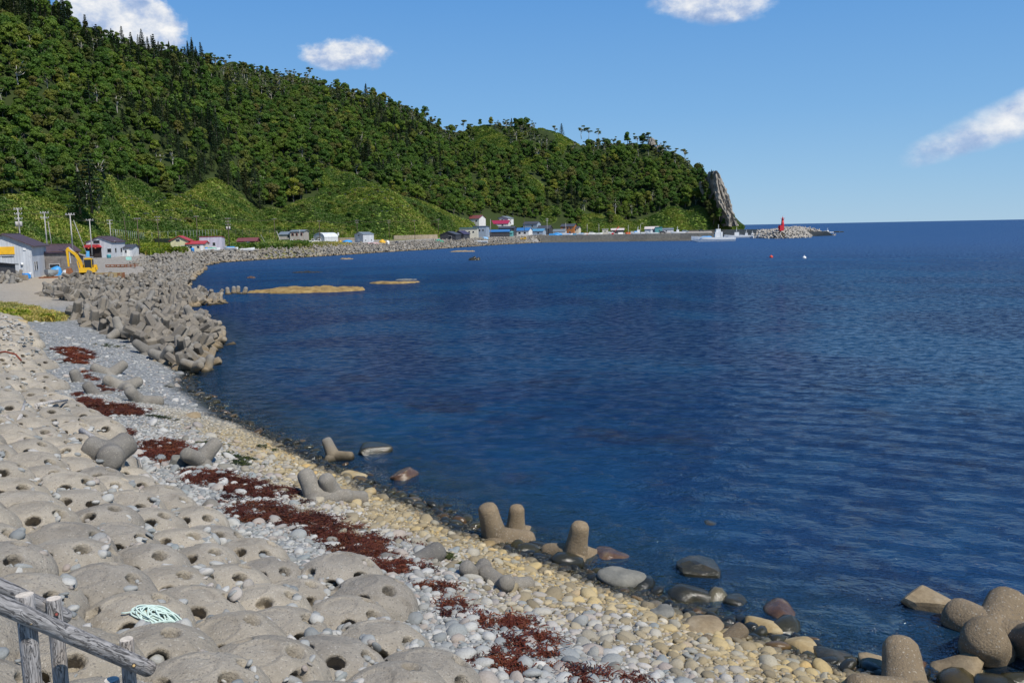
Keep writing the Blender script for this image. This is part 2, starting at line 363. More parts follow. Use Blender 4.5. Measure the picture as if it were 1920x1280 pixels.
def ground_z(x, y, s=None):
    x = np.asarray(x, float); y = np.asarray(y, float)
    if s is None: s = sdist(x, y)
    cap = 2.1 + 1.7 * sstep(y, 170, 330)
    k = .24 + .1 * sstep(y, 55, 80) + .25 * sstep(y, 130, 220)
    quay = ((x > QB.x - 12) & (y > 400)).astype(float)
    k = k * (1 - quay) + 2.0 * quay
    zin = np.minimum(k * s, cap) ; zin = np.where(quay > 0, zin, cap * np.tanh(np.maximum(k * s, 0) / cap * 1.1) if True else zin)
    for hp in HOLLOWS:
        dh = seg_dist(x, y, np.vstack([hp, hp[:1]])); zin = zin * (1 - .72 * np.where(inside(x, y, hp), sstep(dh, -1, 4), 0))
    near = 1 - sstep(y, 48, 66)
    zin = zin + near * np.clip(.30 * (s - TOE), 0, 2.9) * sstep(s, TOE - .3, TOE + .3)
    zin = zin + (fbm(x * .5, y * .5, 3, 5) * .16 + fbm(x * .07, y * .07, 2, 9) * .25) * sstep(s, .0, 4) * (1 - quay)
    zout = -np.minimum(.22 * -s, .9 + .06 * -s) ; zout = np.maximum(zout, -9) + fbm(x * .6, y * .6, 3, 3) * .10 * sstep(-s, 0, 3)
    return np.where(s > 0, zin, zout)
def gz(x, y): return float(ground_z(np.array([x]), np.array([y]))[0])
def on(px, py, z=None, dz=0):
    """the point where the sight line through a photo pixel meets the ground"""
    zz = 1.0 if z is None else z
    for _ in range(8):
        p = P(px, py, zz)
        if z is not None: break
        zz = zz * .4 + gz(p.x, p.y) * .6
    return Vector((p.x, p.y, zz + dz))
def polar(az0, az1, na, r0, r1, nr):
    az = np.radians(np.linspace(az0, az1, na)); r = np.concatenate([r0 * (r1 / r0) ** (np.arange(nr) / (nr - 1.))])
    A, Rr = np.meshgrid(az, r); X = Rr * np.sin(A); Y = Rr * np.cos(A)
    i, j = np.meshgrid(np.arange(nr - 1), np.arange(na - 1), indexing='ij'); a = i * na + j
    F = np.stack([a, a + 1, a + na + 1, a + na], -1).reshape(-1, 4)[:, ::-1]
    return X.ravel(), Y.ravel(), F, np.diff(r, append=r[-1] * 1.02).repeat(na)

def pxpoly(pts, z): return np.array([(P(a, b, z).x, P(a, b, z).y) for a, b in pts])
GRASS_NEAR = pxpoly([(-60, 560), (0, 566), (60, 576), (135, 588), (120, 596), (60, 602), (0, 598), (-60, 600)], 2.1)
DIRT = pxpoly([(20, 530), (60, 515), (250, 512), (180, 530), (110, 555), (60, 572), (30, 565), (60, 548)], 2.1)
GRASS_MID = pxpoly([(255, 470), (330, 462), (340, 474), (300, 480)], 3.0)
GRASS_M2 = pxpoly([(440, 461), (520, 452), (640, 452), (655, 456), (600, 460), (545, 468), (500, 466)], 3.6)
GRASS_M3 = pxpoly([(700, 449), (830, 444), (815, 447), (730, 452)], 3.8)

# ground sheet
gx, gy, gF, _ = polar(-78, 60, 640, 1.6, 5000, 470)
gs = sdist(gx, gy); gzv = ground_z(gx, gy, gs)
me = np_mesh('ground', np.stack([gx, gy, gzv], 1), gF, True)
mk = np.zeros((len(gx), 4), np.float32); mk[:, 3] = 1
def soft(poly, w_): 
    d = seg_dist(gx, gy, np.vstack([poly, poly[:1]])); return np.clip(np.where(inside(gx, gy, poly), d / w_ * .5 + .5, .5 - d / w_ * .5), 0, 1)
mk[:, 0] = np.maximum.reduce([soft(GRASS_NEAR, 2), soft(GRASS_MID, 6), soft(GRASS_M2, 8), soft(GRASS_M3, 8), sstep(gy - 300 - gx * .3, 0, 40) * .6 * (gx < -110)])
mk[:, 1] = soft(DIRT, 6)
mk[:, 2] = sstep(gy, 60, 110) * (gs > 0)
at = me.color_attributes.new('mask', 'FLOAT_COLOR', 'POINT'); at.data.foreach_set('color', mk.ravel())
def ground_mat():
    m, t, b = mat('beach_ground'); g = geo(t).outputs['Position']; a = t.new('ShaderNodeAttribute', attribute_name='mask')
    sc = t.new('ShaderNodeSeparateColor'); t.l.new(a.outputs['Color'], sc.inputs[0]); sx = t.new('ShaderNodeSeparateXYZ'); t.l.new(g, sx.inputs[0])
    v = t.new('ShaderNodeTexVoronoi'); t.put(v.inputs['Vector'], g); v.inputs['Scale'].default_value = 15
    v2 = t.new('ShaderNodeTexVoronoi'); t.put(v2.inputs['Vector'], g); v2.inputs['Scale'].default_value = 4.5
    s1 = t.new('ShaderNodeSeparateColor'); t.l.new(v.outputs['Color'], s1.inputs[0]); s2 = t.new('ShaderNodeSeparateColor'); t.l.new(v2.outputs['Color'], s2.inputs[0])
    r = t.math('ADD', t.math('MULTIPLY', s1.outputs[0], .65), t.math('MULTIPLY', s2.outputs[0], .35))
    grey = t.ramp(r, [(.05, (.09, .095, .095)), (.4, (.19, .20, .195)), (.7, (.28, .28, .27)), (.95, (.42, .41, .39))])
    yel = t.ramp(r, [(.05, (.15, .12, .07)), (.4, (.28, .23, .14)), (.7, (.38, .31, .18)), (.95, (.46, .38, .22))])
    dk = t.ramp(r, [(.05, (.010, .012, .010)), (.5, (.028, .030, .022)), (.85, (.06, .055, .03)), (1, (.12, .10, .05))])
    tan = t.ramp(r, [(.05, (.19, .165, .13)), (.5, (.31, .275, .225)), (.95, (.45, .41, .35))])
    big = t.noise(g, .35, 4)
    z = t.math('ADD', sx.outputs[2], t.math('MULTIPLY', t.math('SUBTRACT', big, .5), .9))
    c = t.mix(t.math('MAXIMUM', t.step(z, .6, 1.1), t.step(sx.outputs[1], 30, 40)), yel, grey); c = t.mix(t.math('MULTIPLY', sc.outputs[2], .8), c, tan)
    c = t.mix(sc.outputs[1], c, t.mix(t.noise(g, 1.2, 6, .7), (.34, .27, .18), (.50, .42, .30)))
    gr = t.mix(t.step(t.noise(g, .8, 6, .7), .35, .65), (.10, .13, .03), (.27, .22, .10))
    c = t.mix(t.step(t.math('ADD', sc.outputs[0], t.math('MULTIPLY', t.math('SUBTRACT', t.noise(g, 1.7, 5), .5), .9)), .4, .6), c, gr)
    wet = t.math('SUBTRACT', 1.0, t.step(t.math('ADD', sx.outputs[2], t.math('MULTIPLY', t.math('SUBTRACT', big, .5), .45)), .20, .38)); c = t.mix(wet, c, dk)
    sub = t.step(t.math('MULTIPLY', sx.outputs[2], -1.0), .15, .9)
    bed = t.ramp(t.noise(g, .45, 5, .6), [(.35, (.05, .028, .03)), (.5, (.075, .075, .05)), (.62, (.16, .20, .15))])
    c = t.mix(sub, c, bed)
    t.put(b.inputs['Base Color'], c); t.put(b.inputs['Roughness'], t.math('SUBTRACT', .9, t.math('MULTIPLY', wet, .6)))
    b.inputs['Specular IOR Level'].default_value = .3
    h = t.math('ADD', t.math('MULTIPLY', v.outputs['Distance'], -.5), t.math('MULTIPLY', v2.outputs['Distance'], -1.2))
    t.put(b.inputs['Normal'], t.bump(h, .8, .10)); return m
ground = tag(link('ground', me, ground_mat()), kind='structure')

# ------------------------------------------------------------------ sea
def water():
    X, Y, F, dr = polar(-52, 46, 700, 9, 46000, 560)
    s = sdist(X, Y); dep = np.maximum(-ground_z(X, Y, s), 0)
    dep = np.where(s > 0, 0, dep); Z = np.zeros_like(X)
    for i in range(50):
        wl = 0.40 * (5 ** rng.random()); th = R(-112 + rng.normal() * 58); k = 2 * math.pi / wl
        amp = .0085 * wl ** .9 * rng.uniform(.5, 1.1)
        ok = np.clip(1.4 - dr * 3.2 / wl, 0, 1)
        ph = k * (X * math.cos(th) + Y * math.sin(th)) + rng.random() * 6.28 + 1.3 * vnoise(X / wl / 5, Y / wl / 5, i)
        Z += .72 * ok * amp * (np.sin(ph) + .25 * np.sin(2 * ph + .6))
    Z *= .25 + .75 * sstep(dep, 0.05, 1.0)
    me = np_mesh('sea', np.stack([X, Y, Z], 1), F, True)
    a = me.attributes.new('depth', 'FLOAT', 'POINT'); a.data.foreach_set('value', dep.astype(np.float32))
    m, t, b = mat('sea_water'); g = geo(t).outputs['Position']; cd = t.vm('LENGTH', g)
    da = t.new('ShaderNodeAttribute', attribute_name='depth').outputs['Fac']
    g2 = t.scalev(g, (1, 1, 1)); rot = t.new('ShaderNodeMapping'); t.put(rot.inputs[0], g); rot.inputs['Rotation'].default_value = (0, 0, R(24)); rot.inputs['Scale'].default_value = (.85, 1.15, 1)
    q = rot.outputs[0]
    h = t.math('ADD', t.math('ADD', t.math('MULTIPLY', t.noise(q, 12.0, 2, .6), .035), t.math('MULTIPLY', t.noise(q, 5.0, 3, .6), .11)), t.math('ADD', t.math('MULTIPLY', t.noise(q, 1.7, 4, .62, dist=.4), .30), t.math('MULTIPLY', t.noise(q, .6, 2, .5, dist=.3), .08)))
    fm = t.step(cd, 35, 140); sw = t.noise(t.scalev(q, (.55, 1.6, 1)), .16, 5, .72); h = t.math('ADD', h, t.math('MULTIPLY', t.math('MULTIPLY', sw, fm), 1.1))
    nb = t.bump(h, 1.0, 1.0)
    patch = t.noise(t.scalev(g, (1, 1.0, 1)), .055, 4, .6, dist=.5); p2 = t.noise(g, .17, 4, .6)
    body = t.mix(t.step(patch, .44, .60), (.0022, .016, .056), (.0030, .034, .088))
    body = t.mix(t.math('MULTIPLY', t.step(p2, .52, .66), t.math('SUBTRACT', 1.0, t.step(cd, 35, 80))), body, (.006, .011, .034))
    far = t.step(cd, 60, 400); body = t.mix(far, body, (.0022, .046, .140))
    sh_ = t.math('SUBTRACT', 1.0, t.step(da, .3, 1.1)); body = t.mix(t.math('MULTIPLY', sh_, .5), body, (.012, .030, .040))
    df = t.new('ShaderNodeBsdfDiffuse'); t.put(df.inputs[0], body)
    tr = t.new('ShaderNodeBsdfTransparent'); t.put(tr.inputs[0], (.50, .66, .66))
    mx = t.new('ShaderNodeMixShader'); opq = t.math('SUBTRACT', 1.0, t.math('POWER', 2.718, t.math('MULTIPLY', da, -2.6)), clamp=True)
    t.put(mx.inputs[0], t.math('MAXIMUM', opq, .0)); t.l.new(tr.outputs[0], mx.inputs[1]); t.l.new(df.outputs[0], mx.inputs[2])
    gl = t.new('ShaderNodeBsdfGlossy'); t.put(gl.inputs['Roughness'], t.math('ADD', .06, t.math('MULTIPLY', t.step(cd, 50, 300), .30))); t.put(gl.inputs['Normal'], nb)
    fr = t.new('ShaderNodeFresnel'); fr.inputs[0].default_value = 1.333; t.put(fr.inputs['Normal'], nb)
    m2 = t.new('ShaderNodeMixShader'); grp = t.noise(t.scalev(q, (1.1, .9, 1)), 1.3, 7, .82, dist=.3); gf = t.step(grp, .38, .62)
    gmix = t.math('ADD', t.math('MULTIPLY', t.step(cd, 12, 60), t.math('SUBTRACT', t.math('MULTIPLY', gf, 1.7), .85)), 1.0)
    t.put(m2.inputs[0], t.math('MULTIPLY', gmix, t.math('MINIMUM', fr.outputs[0], t.math('SUBTRACT', .27, t.math('MULTIPLY', t.step(cd, 40, 300), .05))))); t.l.new(mx.outputs[0], m2.inputs[1]); t.l.new(gl.outputs[0], m2.inputs[2])
    t.l.new(m2.outputs[0], [n for n in t.n if n.type == 'OUTPUT_MATERIAL'][0].inputs[0])
    return tag(link('sea', me, m), kind='structure')
water()

# ------------------------------------------------------------------ hillside
HC = [  # photo column, foot distance, [(row, distance) ...] up to the crest
    (-560, 190, [(330, 290), (150, 400), (-120, 540), (-230, 640)]),
    (-200, 225, [(345, 310), (200, 400), (0, 520), (-170, 640)]),
    (0, 262, [(350, 335), (250, 400), (100, 490), (-20, 590), (-70, 640)]),
    (130, 300, [(342, 375), (200, 470), (90, 570), (30, 640)]),
    (160, 310, [(345, 385), (200, 480), (100, 590), (58, 650)]),
    (240, 345, [(325, 445), (200, 530), (130, 620), (88, 700)]),
    (335, 382, [(360, 455), (250, 530), (160, 680), (112, 760)]),
    (380, 392, [(370, 470), (270, 540), (160, 700), (106, 790)]),
    (500, 420, [(380, 500), (300, 560), (210, 700), (136, 830)]),
    (620, 445, [(335, 560), (250, 640), (200, 780), (163, 870)]),
    (700, 465, [(350, 545), (305, 585), (275, 700), (215, 800), (187, 880)]),
    (780, 485, [(385, 530), (372, 550), (340, 670), (255, 790), (205, 880)]),
    (840, 505, [(412, 530), (402, 552), (380, 640), (300, 760), (228, 870)]),
    (905, 560, [(415, 600), (360, 680), (290, 760), (244, 860)]),
    (1000, 600, [(410, 640), (350, 700), (300, 760), (258, 850)]),
    (1100, 630, [(405, 665), (340, 720), (262, 830)]),
    (1180, 650, [(405, 680), (340, 735), (266, 820)]),
    (1240, 665, [(405, 690), (345, 740), (280, 810)]),
    (1290, 680, [(405, 700), (350, 745), (306, 800)]),
    (1325, 690, [(405, 706), (370, 740), (340, 780)]),
    (1350, 700, [(410, 712), (380, 726), (366, 760)]),
    (1372, 712, [(420, 718), (405, 728), (400, 745)]),
    (1395, 722, [(429, 724), (427, 730), (425, 738)]),
]
NV, NU = 110, 460
HU = np.linspace(-560, 1395, NU)
cols_d = []; cols_y = []
vv = np.linspace(0, 1, NV)
for cx, fd, lst in HC:
    # foot row from foot distance on the shelf (z = 3.0)
    hor = 429.5 - (cx - 960) * .01923; fy = hor + (8 - 2.6) / fd * FPX
    ys = np.array([fy] + [a for a, _ in lst]); ds = np.array([fd] + [b for _, b in lst])
    fr = (fy - ys) / (fy - ys[-1]); cols_d.append(np.interp(vv, fr, ds)); cols_y.append(fy + (ys[-1] - fy) * vv)
cols_d = np.array(cols_d); cols_y = np.array(cols_y); cxs = np.array([c[0] for c in HC])
def smooth_interp(xs, ys, x):
    out = np.zeros((len(x), ys.shape[1]))
    for k in range(ys.shape[1]): out[:, k] = np.interp(x, xs, ys[:, k])
    ker = np.array([1, 2, 3, 4, 5, 4, 3, 2, 1.]); ker /= ker.sum()
    pad = np.pad(out, ((4, 4), (0, 0)), mode='edge')
    return sum(ker[i] * pad[i:i + len(x)] for i in range(9))
HD = smooth_interp(cxs, cols_d, HU); HY = smooth_interp(cxs, cols_y, HU)
ker = np.ones(7) / 7
HD = np.apply_along_axis(lambda r: np.convolve(np.pad(r, 3, mode='edge'), ker, 'valid'), 1, HD)
fwd, rgt, upv = np.array(FWD), np.array(RGT), np.array(UPV)
def px_to_world(px, py, d):
    r = fwd[None] * FPX + rgt[None] * (px - 960)[:, None] + upv[None] * (640 - py)[:, None]
    t = d / np.hypot(r[:, 0], r[:, 1]); return np.array([0, 0, 8.0])[None] + r * t[:, None]
HPX = np.repeat(HU[:, None], NV, 1)
HP = px_to_world(HPX.ravel(), HY.ravel(), HD.ravel()).reshape(NU, NV, 3)
edge = sstep(np.arange(NV) / NV, 0, .2)[None, :] * sstep(-HU, -1385, -1330)[:, None]
gul = fbm(HP[..., 0] / 38 + HP[..., 1] / 90, HP[..., 1] / 120, 3, 21)
HP[..., 2] += edge * (gul * 15 + fbm(HP[..., 0] / 12, HP[..., 1] / 12, 3, 4) * 3.2)
# the far side of the crest falls away again
bk = []
for k, (dd, dz) in enumerate(((14, -2), (45, -14), (120, -60), (260, -160), (420, -400))):
    q = HP[:, -1].copy(); dirn = q[:, :2] / np.linalg.norm(q[:, :2], axis=1)[:, None]; q[:, :2] += dirn * dd; q[:, 2] = np.maximum(q[:, 2] + dz, -5); bk.append(q)
HALL = np.concatenate([HP, np.stack(bk, 1)], 1); nv2 = HALL.shape[1]
i, j = np.meshgrid(np.arange(NU - 1), np.arange(nv2 - 1), indexing='ij'); a = i * nv2 + j
hF = np.stack([a, a + nv2, a + nv2 + 1, a + 1], -1).reshape(-1, 4)
def in_px(px, py, pts): return inside(px, py, np.array(pts, float))
GRASS_PX = [(-600, 470), (-600, 340), (-200, 350), (0, 362), (40, 360), (62, 345), (80, 322), (100, 340), (128, 350), (150, 380), (186, 392), (200, 330), (240, 330), (290, 345), (302, 366), (325, 372), (360, 372), (382, 350), (405, 352), (430, 365), (455, 378), (485, 386),
            (520, 388), (560, 382), (598, 374), (612, 322), (640, 326), (665, 338), (700, 342), (742, 366), (780, 376), (830, 397), (872, 413), (905, 425), (920, 470)]
GPATCH = [[(888, 240), (905, 246), (905, 262), (892, 300), (880, 296), (890, 265)], [(900, 240), (925, 255), (955, 268), (958, 285), (930, 282), (905, 262)],
          [(1008, 248), (1092, 252), (1100, 262), (1070, 272), (1055, 296), (1040, 268), (1010, 262)], [(978, 300), (1006, 305), (1002, 325), (985, 335), (1020, 352), (1034, 366), (1005, 368), (978, 345)],
          [(1015, 388), (1046, 388), (1042, 412), (1012, 410)], [(1090, 402), (1120, 396), (1142, 412), (1150, 440), (1085, 440)], [(1150, 408), (1250, 398), (1310, 402), (1400, 424), (1400, 450), (1140, 450)],
          [(755, 160), (800, 172), (800, 182), (752, 176)], [(655, 150), (700, 160), (700, 172), (655, 168)]]
CLIFF_PX = [[(1315, 318), (1345, 320), (1358, 350), (1372, 392), (1378, 412), (1352, 398), (1340, 370), (1322, 350)], [(1205, 250), (1225, 252), (1250, 282), (1240, 284), (1215, 270)]]
hpx = HPX.ravel(); hpy = HY.ravel()
gm = in_px(hpx, hpy, GRASS_PX)
for g_ in GPATCH: gm |= in_px(hpx, hpy, g_)
GM = gm.reshape(NU, NV)
me = np_mesh('hillside', HALL.reshape(-1, 3), hF, True)
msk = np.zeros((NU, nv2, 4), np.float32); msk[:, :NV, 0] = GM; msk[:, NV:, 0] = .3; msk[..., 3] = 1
at = me.color_attributes.new('mask', 'FLOAT_COLOR', 'POINT'); at.data.foreach_set('color', msk.ravel())
def hill_mat():
    m, t, b = mat('hillside_ground'); g = geo(t).outputs['Position']; a = t.new('ShaderNodeAttribute', attribute_name='mask')
    sc = t.new('ShaderNodeSeparateColor'); t.l.new(a.outputs['Color'], sc.inputs[0])
    n = t.noise(g, .07, 5, .65); n2 = t.noise(g, .6, 5, .7)
    gr = t.ramp(t.math('ADD', t.math('MULTIPLY', n, .6), t.math('MULTIPLY', n2, .4)), [(.35, (.09, .15, .024)), (.5, (.13, .19, .034)), (.62, (.17, .21, .05))])
    bare = t.mix(t.step(t.noise(t.scalev(g, (1.5, 1.5, .6)), .045, 4, .6), .70, .73), gr, (.30, .24, .16))
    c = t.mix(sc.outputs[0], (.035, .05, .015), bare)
    t.put(b.inputs['Base Color'], c); b.inputs['Roughness'].default_value = .9; b.inputs['Specular IOR Level'].default_value = .1
    t.put(b.inputs['Normal'], t.bump(n2, .8, .8)); return m
tag(link('hillside', me, hill_mat()), kind='structure')

# sampling of the hill surface
def hill_samples(n, seed=1):
    r_ = np.random.default_rng(seed)
    A = HP[:-1, :-1]; B = HP[1:, :-1]; C_ = HP[:-1, 1:]
    ar = np.linalg.norm(np.cross(B - A, C_ - A), axis=-1); p = ar.ravel() / ar.sum()
    k = r_.choice(p.size, n, p=p); iu, iv = np.unravel_index(k, ar.shape); fu, fv = r_.random(n), r_.random(n)
    bil = lambda G: (G[iu, iv].T * (1 - fu) * (1 - fv) + G[iu + 1, iv].T * fu * (1 - fv) + G[iu, iv + 1].T * (1 - fu) * fv + G[iu + 1, iv + 1].T * fu * fv).T
    return bil(HP), bil(HPX), bil(HY), iv
def thin(pts, r):
    """drop points closer than r to one already kept (hash grid)"""
    keep = np.zeros(len(pts), bool); grid = {}
    for i_, (x, y) in enumerate(pts[:, :2]):
        cx_, cy_ = int(x // r), int(y // r); ok = True
        for a_ in (-1, 0, 1):
            for b_ in (-1, 0, 1):
                for (qx, qy) in grid.get((cx_ + a_, cy_ + b_), ()):
                    if (qx - x) ** 2 + (qy - y) ** 2 < r * r: ok = False; break
                if not ok: break
            if not ok: break
        if ok: keep[i_] = True; grid.setdefault((cx_, cy_), []).append((x, y))
    return keep

# ------------------------------------------------------------------ geometry-nodes scatter of real, visible models
def scatter(name, pts, rot, sc, idx, protos, parent=None, label=None, cat=None, groups=None):
    me = bpy.data.meshes.new(name); n = len(pts); me.vertices.add(n); me.vertices.foreach_set('co', np.asarray(pts, np.float32).ravel())
    for nm, typ, arr, key in (('rot', 'FLOAT_VECTOR', rot, 'vector'), ('scl', 'FLOAT_VECTOR', sc, 'vector'), ('idx', 'INT', idx, 'value')):
        at = me.attributes.new(nm, typ, 'POINT'); at.data.foreach_set(key, np.asarray(arr, np.int32 if typ == 'INT' else np.float32).ravel())
    ng = bpy.data.node_groups.new(name, 'GeometryNodeTree'); ng.interface.new_socket('Geometry', in_out='INPUT', socket_type='NodeSocketGeometry')
    ng.interface.new_socket('Geometry', in_out='OUTPUT', socket_type='NodeSocketGeometry')
    N, L = ng.nodes, ng.links; gi = N.new('NodeGroupInput'); go = N.new('NodeGroupOutput'); jn = N.new('GeometryNodeJoinGeometry')
    def attr(nm, dt): q = N.new('GeometryNodeInputNamedAttribute'); q.data_type = dt; q.inputs[0].default_value = nm; return q.outputs[0]
    ai, ar_, as_ = attr('idx', 'INT'), attr('rot', 'FLOAT_VECTOR'), attr('scl', 'FLOAT_VECTOR')
    for k, group in enumerate(protos):
        cmp_ = N.new('FunctionNodeCompare'); cmp_.data_type = 'INT'; cmp_.operation = 'EQUAL'; L.new(ai, cmp_.inputs[2]); cmp_.inputs[3].default_value = k
        for ob in (group if isinstance(group, (list, tuple)) else [group]):
            oi = N.new('GeometryNodeObjectInfo'); oi.inputs[0].default_value = ob; oi.transform_space = 'ORIGINAL'; oi.inputs[1].default_value = True
            ip = N.new('GeometryNodeInstanceOnPoints'); L.new(gi.outputs[0], ip.inputs[0]); L.new(cmp_.outputs[0], ip.inputs['Selection']); L.new(oi.outputs['Geometry'], ip.inputs['Instance'])
            L.new(ar_, ip.inputs['Rotation']); L.new(as_, ip.inputs['Scale']); L.new(ip.outputs[0], jn.inputs[0])
    L.new(jn.outputs[0], go.inputs[0])
    o = link(name, me, None, parent); md = o.modifiers.new('scatter', 'NODES'); md.node_group = ng
    return tag(o, label, cat, None, 'stuff')

# ------------------------------------------------------------------ trees
def leaves(cent, nrm, size, r_, up=.35, aspect=.7):
    n = len(cent); nr = nrm + r_.normal(size=(n, 3)) * .55; nr[:, 2] += up; nr /= np.linalg.norm(nr, axis=1)[:, None]
    a = np.cross(nr, r_.normal(size=(n, 3))); a /= np.linalg.norm(a, axis=1)[:, None]; b = np.cross(nr, a)
    s = (size * r_.uniform(.6, 1.3, n))[:, None]
    V = np.stack([cent - a * s, cent - b * s * aspect, cent + a * s, cent + b * s * aspect], 1).reshape(-1, 3)
    return V, np.arange(4 * n).reshape(n, 4)
def broad_crown(seed, rad=3.6, h0=1.2, h=8.5, nl=13, n=2100, size=.40):
    r_ = np.random.default_rng(seed); L = []
    for k in range(nl):
        a = r_.random() * 6.28; q = r_.random() ** .6 * rad * .62; z = h0 + (h - h0) * r_.uniform(.15, .82); q *= 1.25 - .6 * (z - h0) / (h - h0)
        L.append((q * math.cos(a), q * math.sin(a), z, rad * r_.uniform(.30, .46)))
    L.append((0, 0, h - rad * .45, rad * .5)); L = np.array(L)
    k = r_.integers(0, len(L), n); d = r_.normal(size=(n, 3)); d[:, 2] = np.abs(d[:, 2]) - .45; d /= np.linalg.norm(d, axis=1)[:, None]
    c = L[k, :3] + d * (L[k, 3] * r_.uniform(.72, 1.06, n))[:, None] * np.array([1, 1, .8])
    return leaves(c, d, size, r_)
def conifer_crown(seed, rad=2.9, h=13.5, h0=1.2, n=1500):
    r_ = np.random.default_rng(seed); lev = 16; k = r_.integers(0, lev, n); f = (k + .5) / lev; f = 1 - (1 - f) ** 1.0
    Rm = rad * (1 - f) ** .85 * (1 + .18 * np.sin(k * 2.4 + seed)); a = r_.integers(0, 9, n) / 9 * 6.28 + k * .8 + r_.normal(size=n) * .13
    q = r_.random(n) ** .6; rr = Rm * q + .1; z = h0 + (h - h0) * f - rr * .28 + r_.normal(size=n) * .10
    c = np.stack([rr * np.cos(a), rr * np.sin(a), z], 1); nn = np.stack([np.cos(a) * .3, np.sin(a) * .3, np.ones(n)], 1)
    return leaves(c, nn, .34, r_, .6, .5)
def birch_crown(seed, n=520):
    r_ = np.random.default_rng(seed); L = []
    for k in range(7):
        a = r_.random() * 6.28; q = r_.uniform(.6, 2.8); L.append((q * math.cos(a), q * math.sin(a), 6.6 + r_.uniform(-1.6, 1.9), r_.uniform(.7, 1.25)))
    L = np.array(L); k = r_.integers(0, len(L), n); d = r_.normal(size=(n, 3)); d /= np.linalg.norm(d, axis=1)[:, None]
    c = L[k, :3] + d * (L[k, 3] * r_.uniform(.4, 1.0, n))[:, None] * np.array([1.2, 1.2, .5]); return leaves(c, d, .36, r_), L
def trunk_mesh(kind, seed, L=None):
    r2 = random.Random(seed); b = MB()
    if kind == 'coni': b.tube([(0, 0, -1), (0, 0, 6), (0, 0, 13)], [.28, .18, .03], 6)
    elif kind == 'broad':
        b.tube([(0, 0, -1.5), (.1, 0, 2), (.2, .1, 5), (.1, .2, 7.2)], [.26, .2, .14, .05], 6)
        for k in range(5):
            a = k * 1.3 + seed; z = 2.4 + k * .55; b.tube([(.1, 0, z), (math.cos(a) * 1.2, math.sin(a) * 1.2, z + 1.1), (math.cos(a) * 2.2, math.sin(a) * 2.2, z + 2.3)], [.11, .08, .03], 5)
    else:
        b.tube([(0, 0, -1.5), (.25, .1, 2), (-.1, .2, 4.2), (.1, .1, 6.6)], [.2, .16, .12, .05], 6)
        for q in L: b.tube([(0, .1, 3.2 + r2.random()), (q[0] * .55, q[1] * .55, q[2] - 1.2), (q[0], q[1], q[2])], [.1, .08, .035], 5)
    return b.mesh('trunk')
TREE = []     # (crown mesh, trunk mesh, name, label)
for s_ in range(6):
    V_, F_ = broad_crown(s_ + 1, rad=[3.6, 3.2, 4.2, 2.8, 3.8, 3.4][s_], h=[8.5, 9.5, 8.0, 9.0, 10.5, 7.2][s_]); cm = np_mesh('crown', V_, F_); cm.materials.append(M_LEAF); tm = trunk_mesh('broad', s_); tm.materials.append(M_TRUNK)
    TREE.append((cm, tm, 'broadleaf_tree', 'broadleaf tree'))
for s_ in range(2):
    V_, F_ = conifer_crown(s_ + 11, rad=[2.9, 2.4][s_], h=[13.5, 11][s_]); cm = np_mesh('crown', V_, F_); cm.materials.append(M_CONI); tm = trunk_mesh('coni', s_); tm.materials.append(M_TRUNK)
    TREE.append((cm, tm, 'conifer_tree', 'conifer'))
for s_ in range(2):
    (V_, F_), L_ = birch_crown(s_ + 31); cm = np_mesh('crown', V_, F_); cm.materials.append(M_BIRL); tm = trunk_mesh('birch', s_, L_); tm.materials.append(M_BIRCH)
    TREE.append((cm, tm, 'birch_tree', 'birch'))
def add_tree(k, loc, rz, sc, label, group=None):
    cm, tm, nm, _ = TREE[k]; e = empty(nm, loc, rz, label, 'tree', group); e.scale = (sc[0], sc[0], sc[1])
    return e, link('crown', cm, None, e), link('trunk', tm, None, e)
pos, tpx, tpy, tiv = hill_samples(60000, 2)
gmask = in_px(tpx, tpy, GRASS_PX)
for g_ in GPATCH: gmask |= in_px(tpx, tpy, g_) | in_px(tpx, tpy - 7, g_) | in_px(tpx, tpy - 13, g_)
for g_ in CLIFF_PX: gmask |= in_px(tpx, tpy, g_)
gmask |= (vnoise(pos[:, 0] / 13, pos[:, 1] / 22, 91) > .34) & (tpx > 820) & (tiv < NV * .8)
low = (pos[:, 2] < 5) | ((tpx > 862) & (tpx < 1070) & (tpy > 411))
ok = ~gmask & ~low & (tpx < 1372)
# open the canopy near the crest of the middle ridge
crest = (tiv > NV * .84) & (tpx > 330); ok &= ~(crest & (rng.random(len(ok)) < .72))
pos, tpx, tpy, tiv = pos[ok], tpx[ok], tpy[ok], tiv[ok]; kp = thin(pos, 4.25); pos, tpx, tpy, tiv = pos[kp], tpx[kp], tpy[kp], tiv[kp]
nT = len(pos); conf = vnoise(pos[:, 0] / 45, pos[:, 1] / 45, 77) + .30 * (tpx < 480) + rng.normal(size=nT) * .14
kind = rng.integers(0, 6, nT); kind = np.where(conf > .36, 6 + rng.integers(0, 2, nT), kind)
bir = (rng.random(nT) < .10) | ((tiv > NV * .84) & (tpx > 330) & (rng.random(nT) < .6)); kind = np.where(bir & (kind < 6), 8 + rng.integers(0, 2, nT), kind)
dist = np.hypot(pos[:, 0], pos[:, 1]); tsc = rng.uniform(.58, .92, nT) + .6 * rng.random(nT) ** 3; tsz = tsc * rng.uniform(.85, 1.2, nT); big_ = (kind >= 6) & (kind < 8); tsz = np.where(big_, tsz * rng.uniform(.7, 1.1, nT), tsz)
rz_ = rng.random(nT) * 6.28
vis = (tpx > -15) & (tpx < 1420) & (tpy > -60)
size_px = tsz * 9 / dist * vis
order = np.argsort(-size_px); first = list(order[:285])
for k in range(10):
    if not any(kind[i_] == k for i_ in first): first.append([i_ for i_ in order if kind[i_] == k][0])
protos = {}
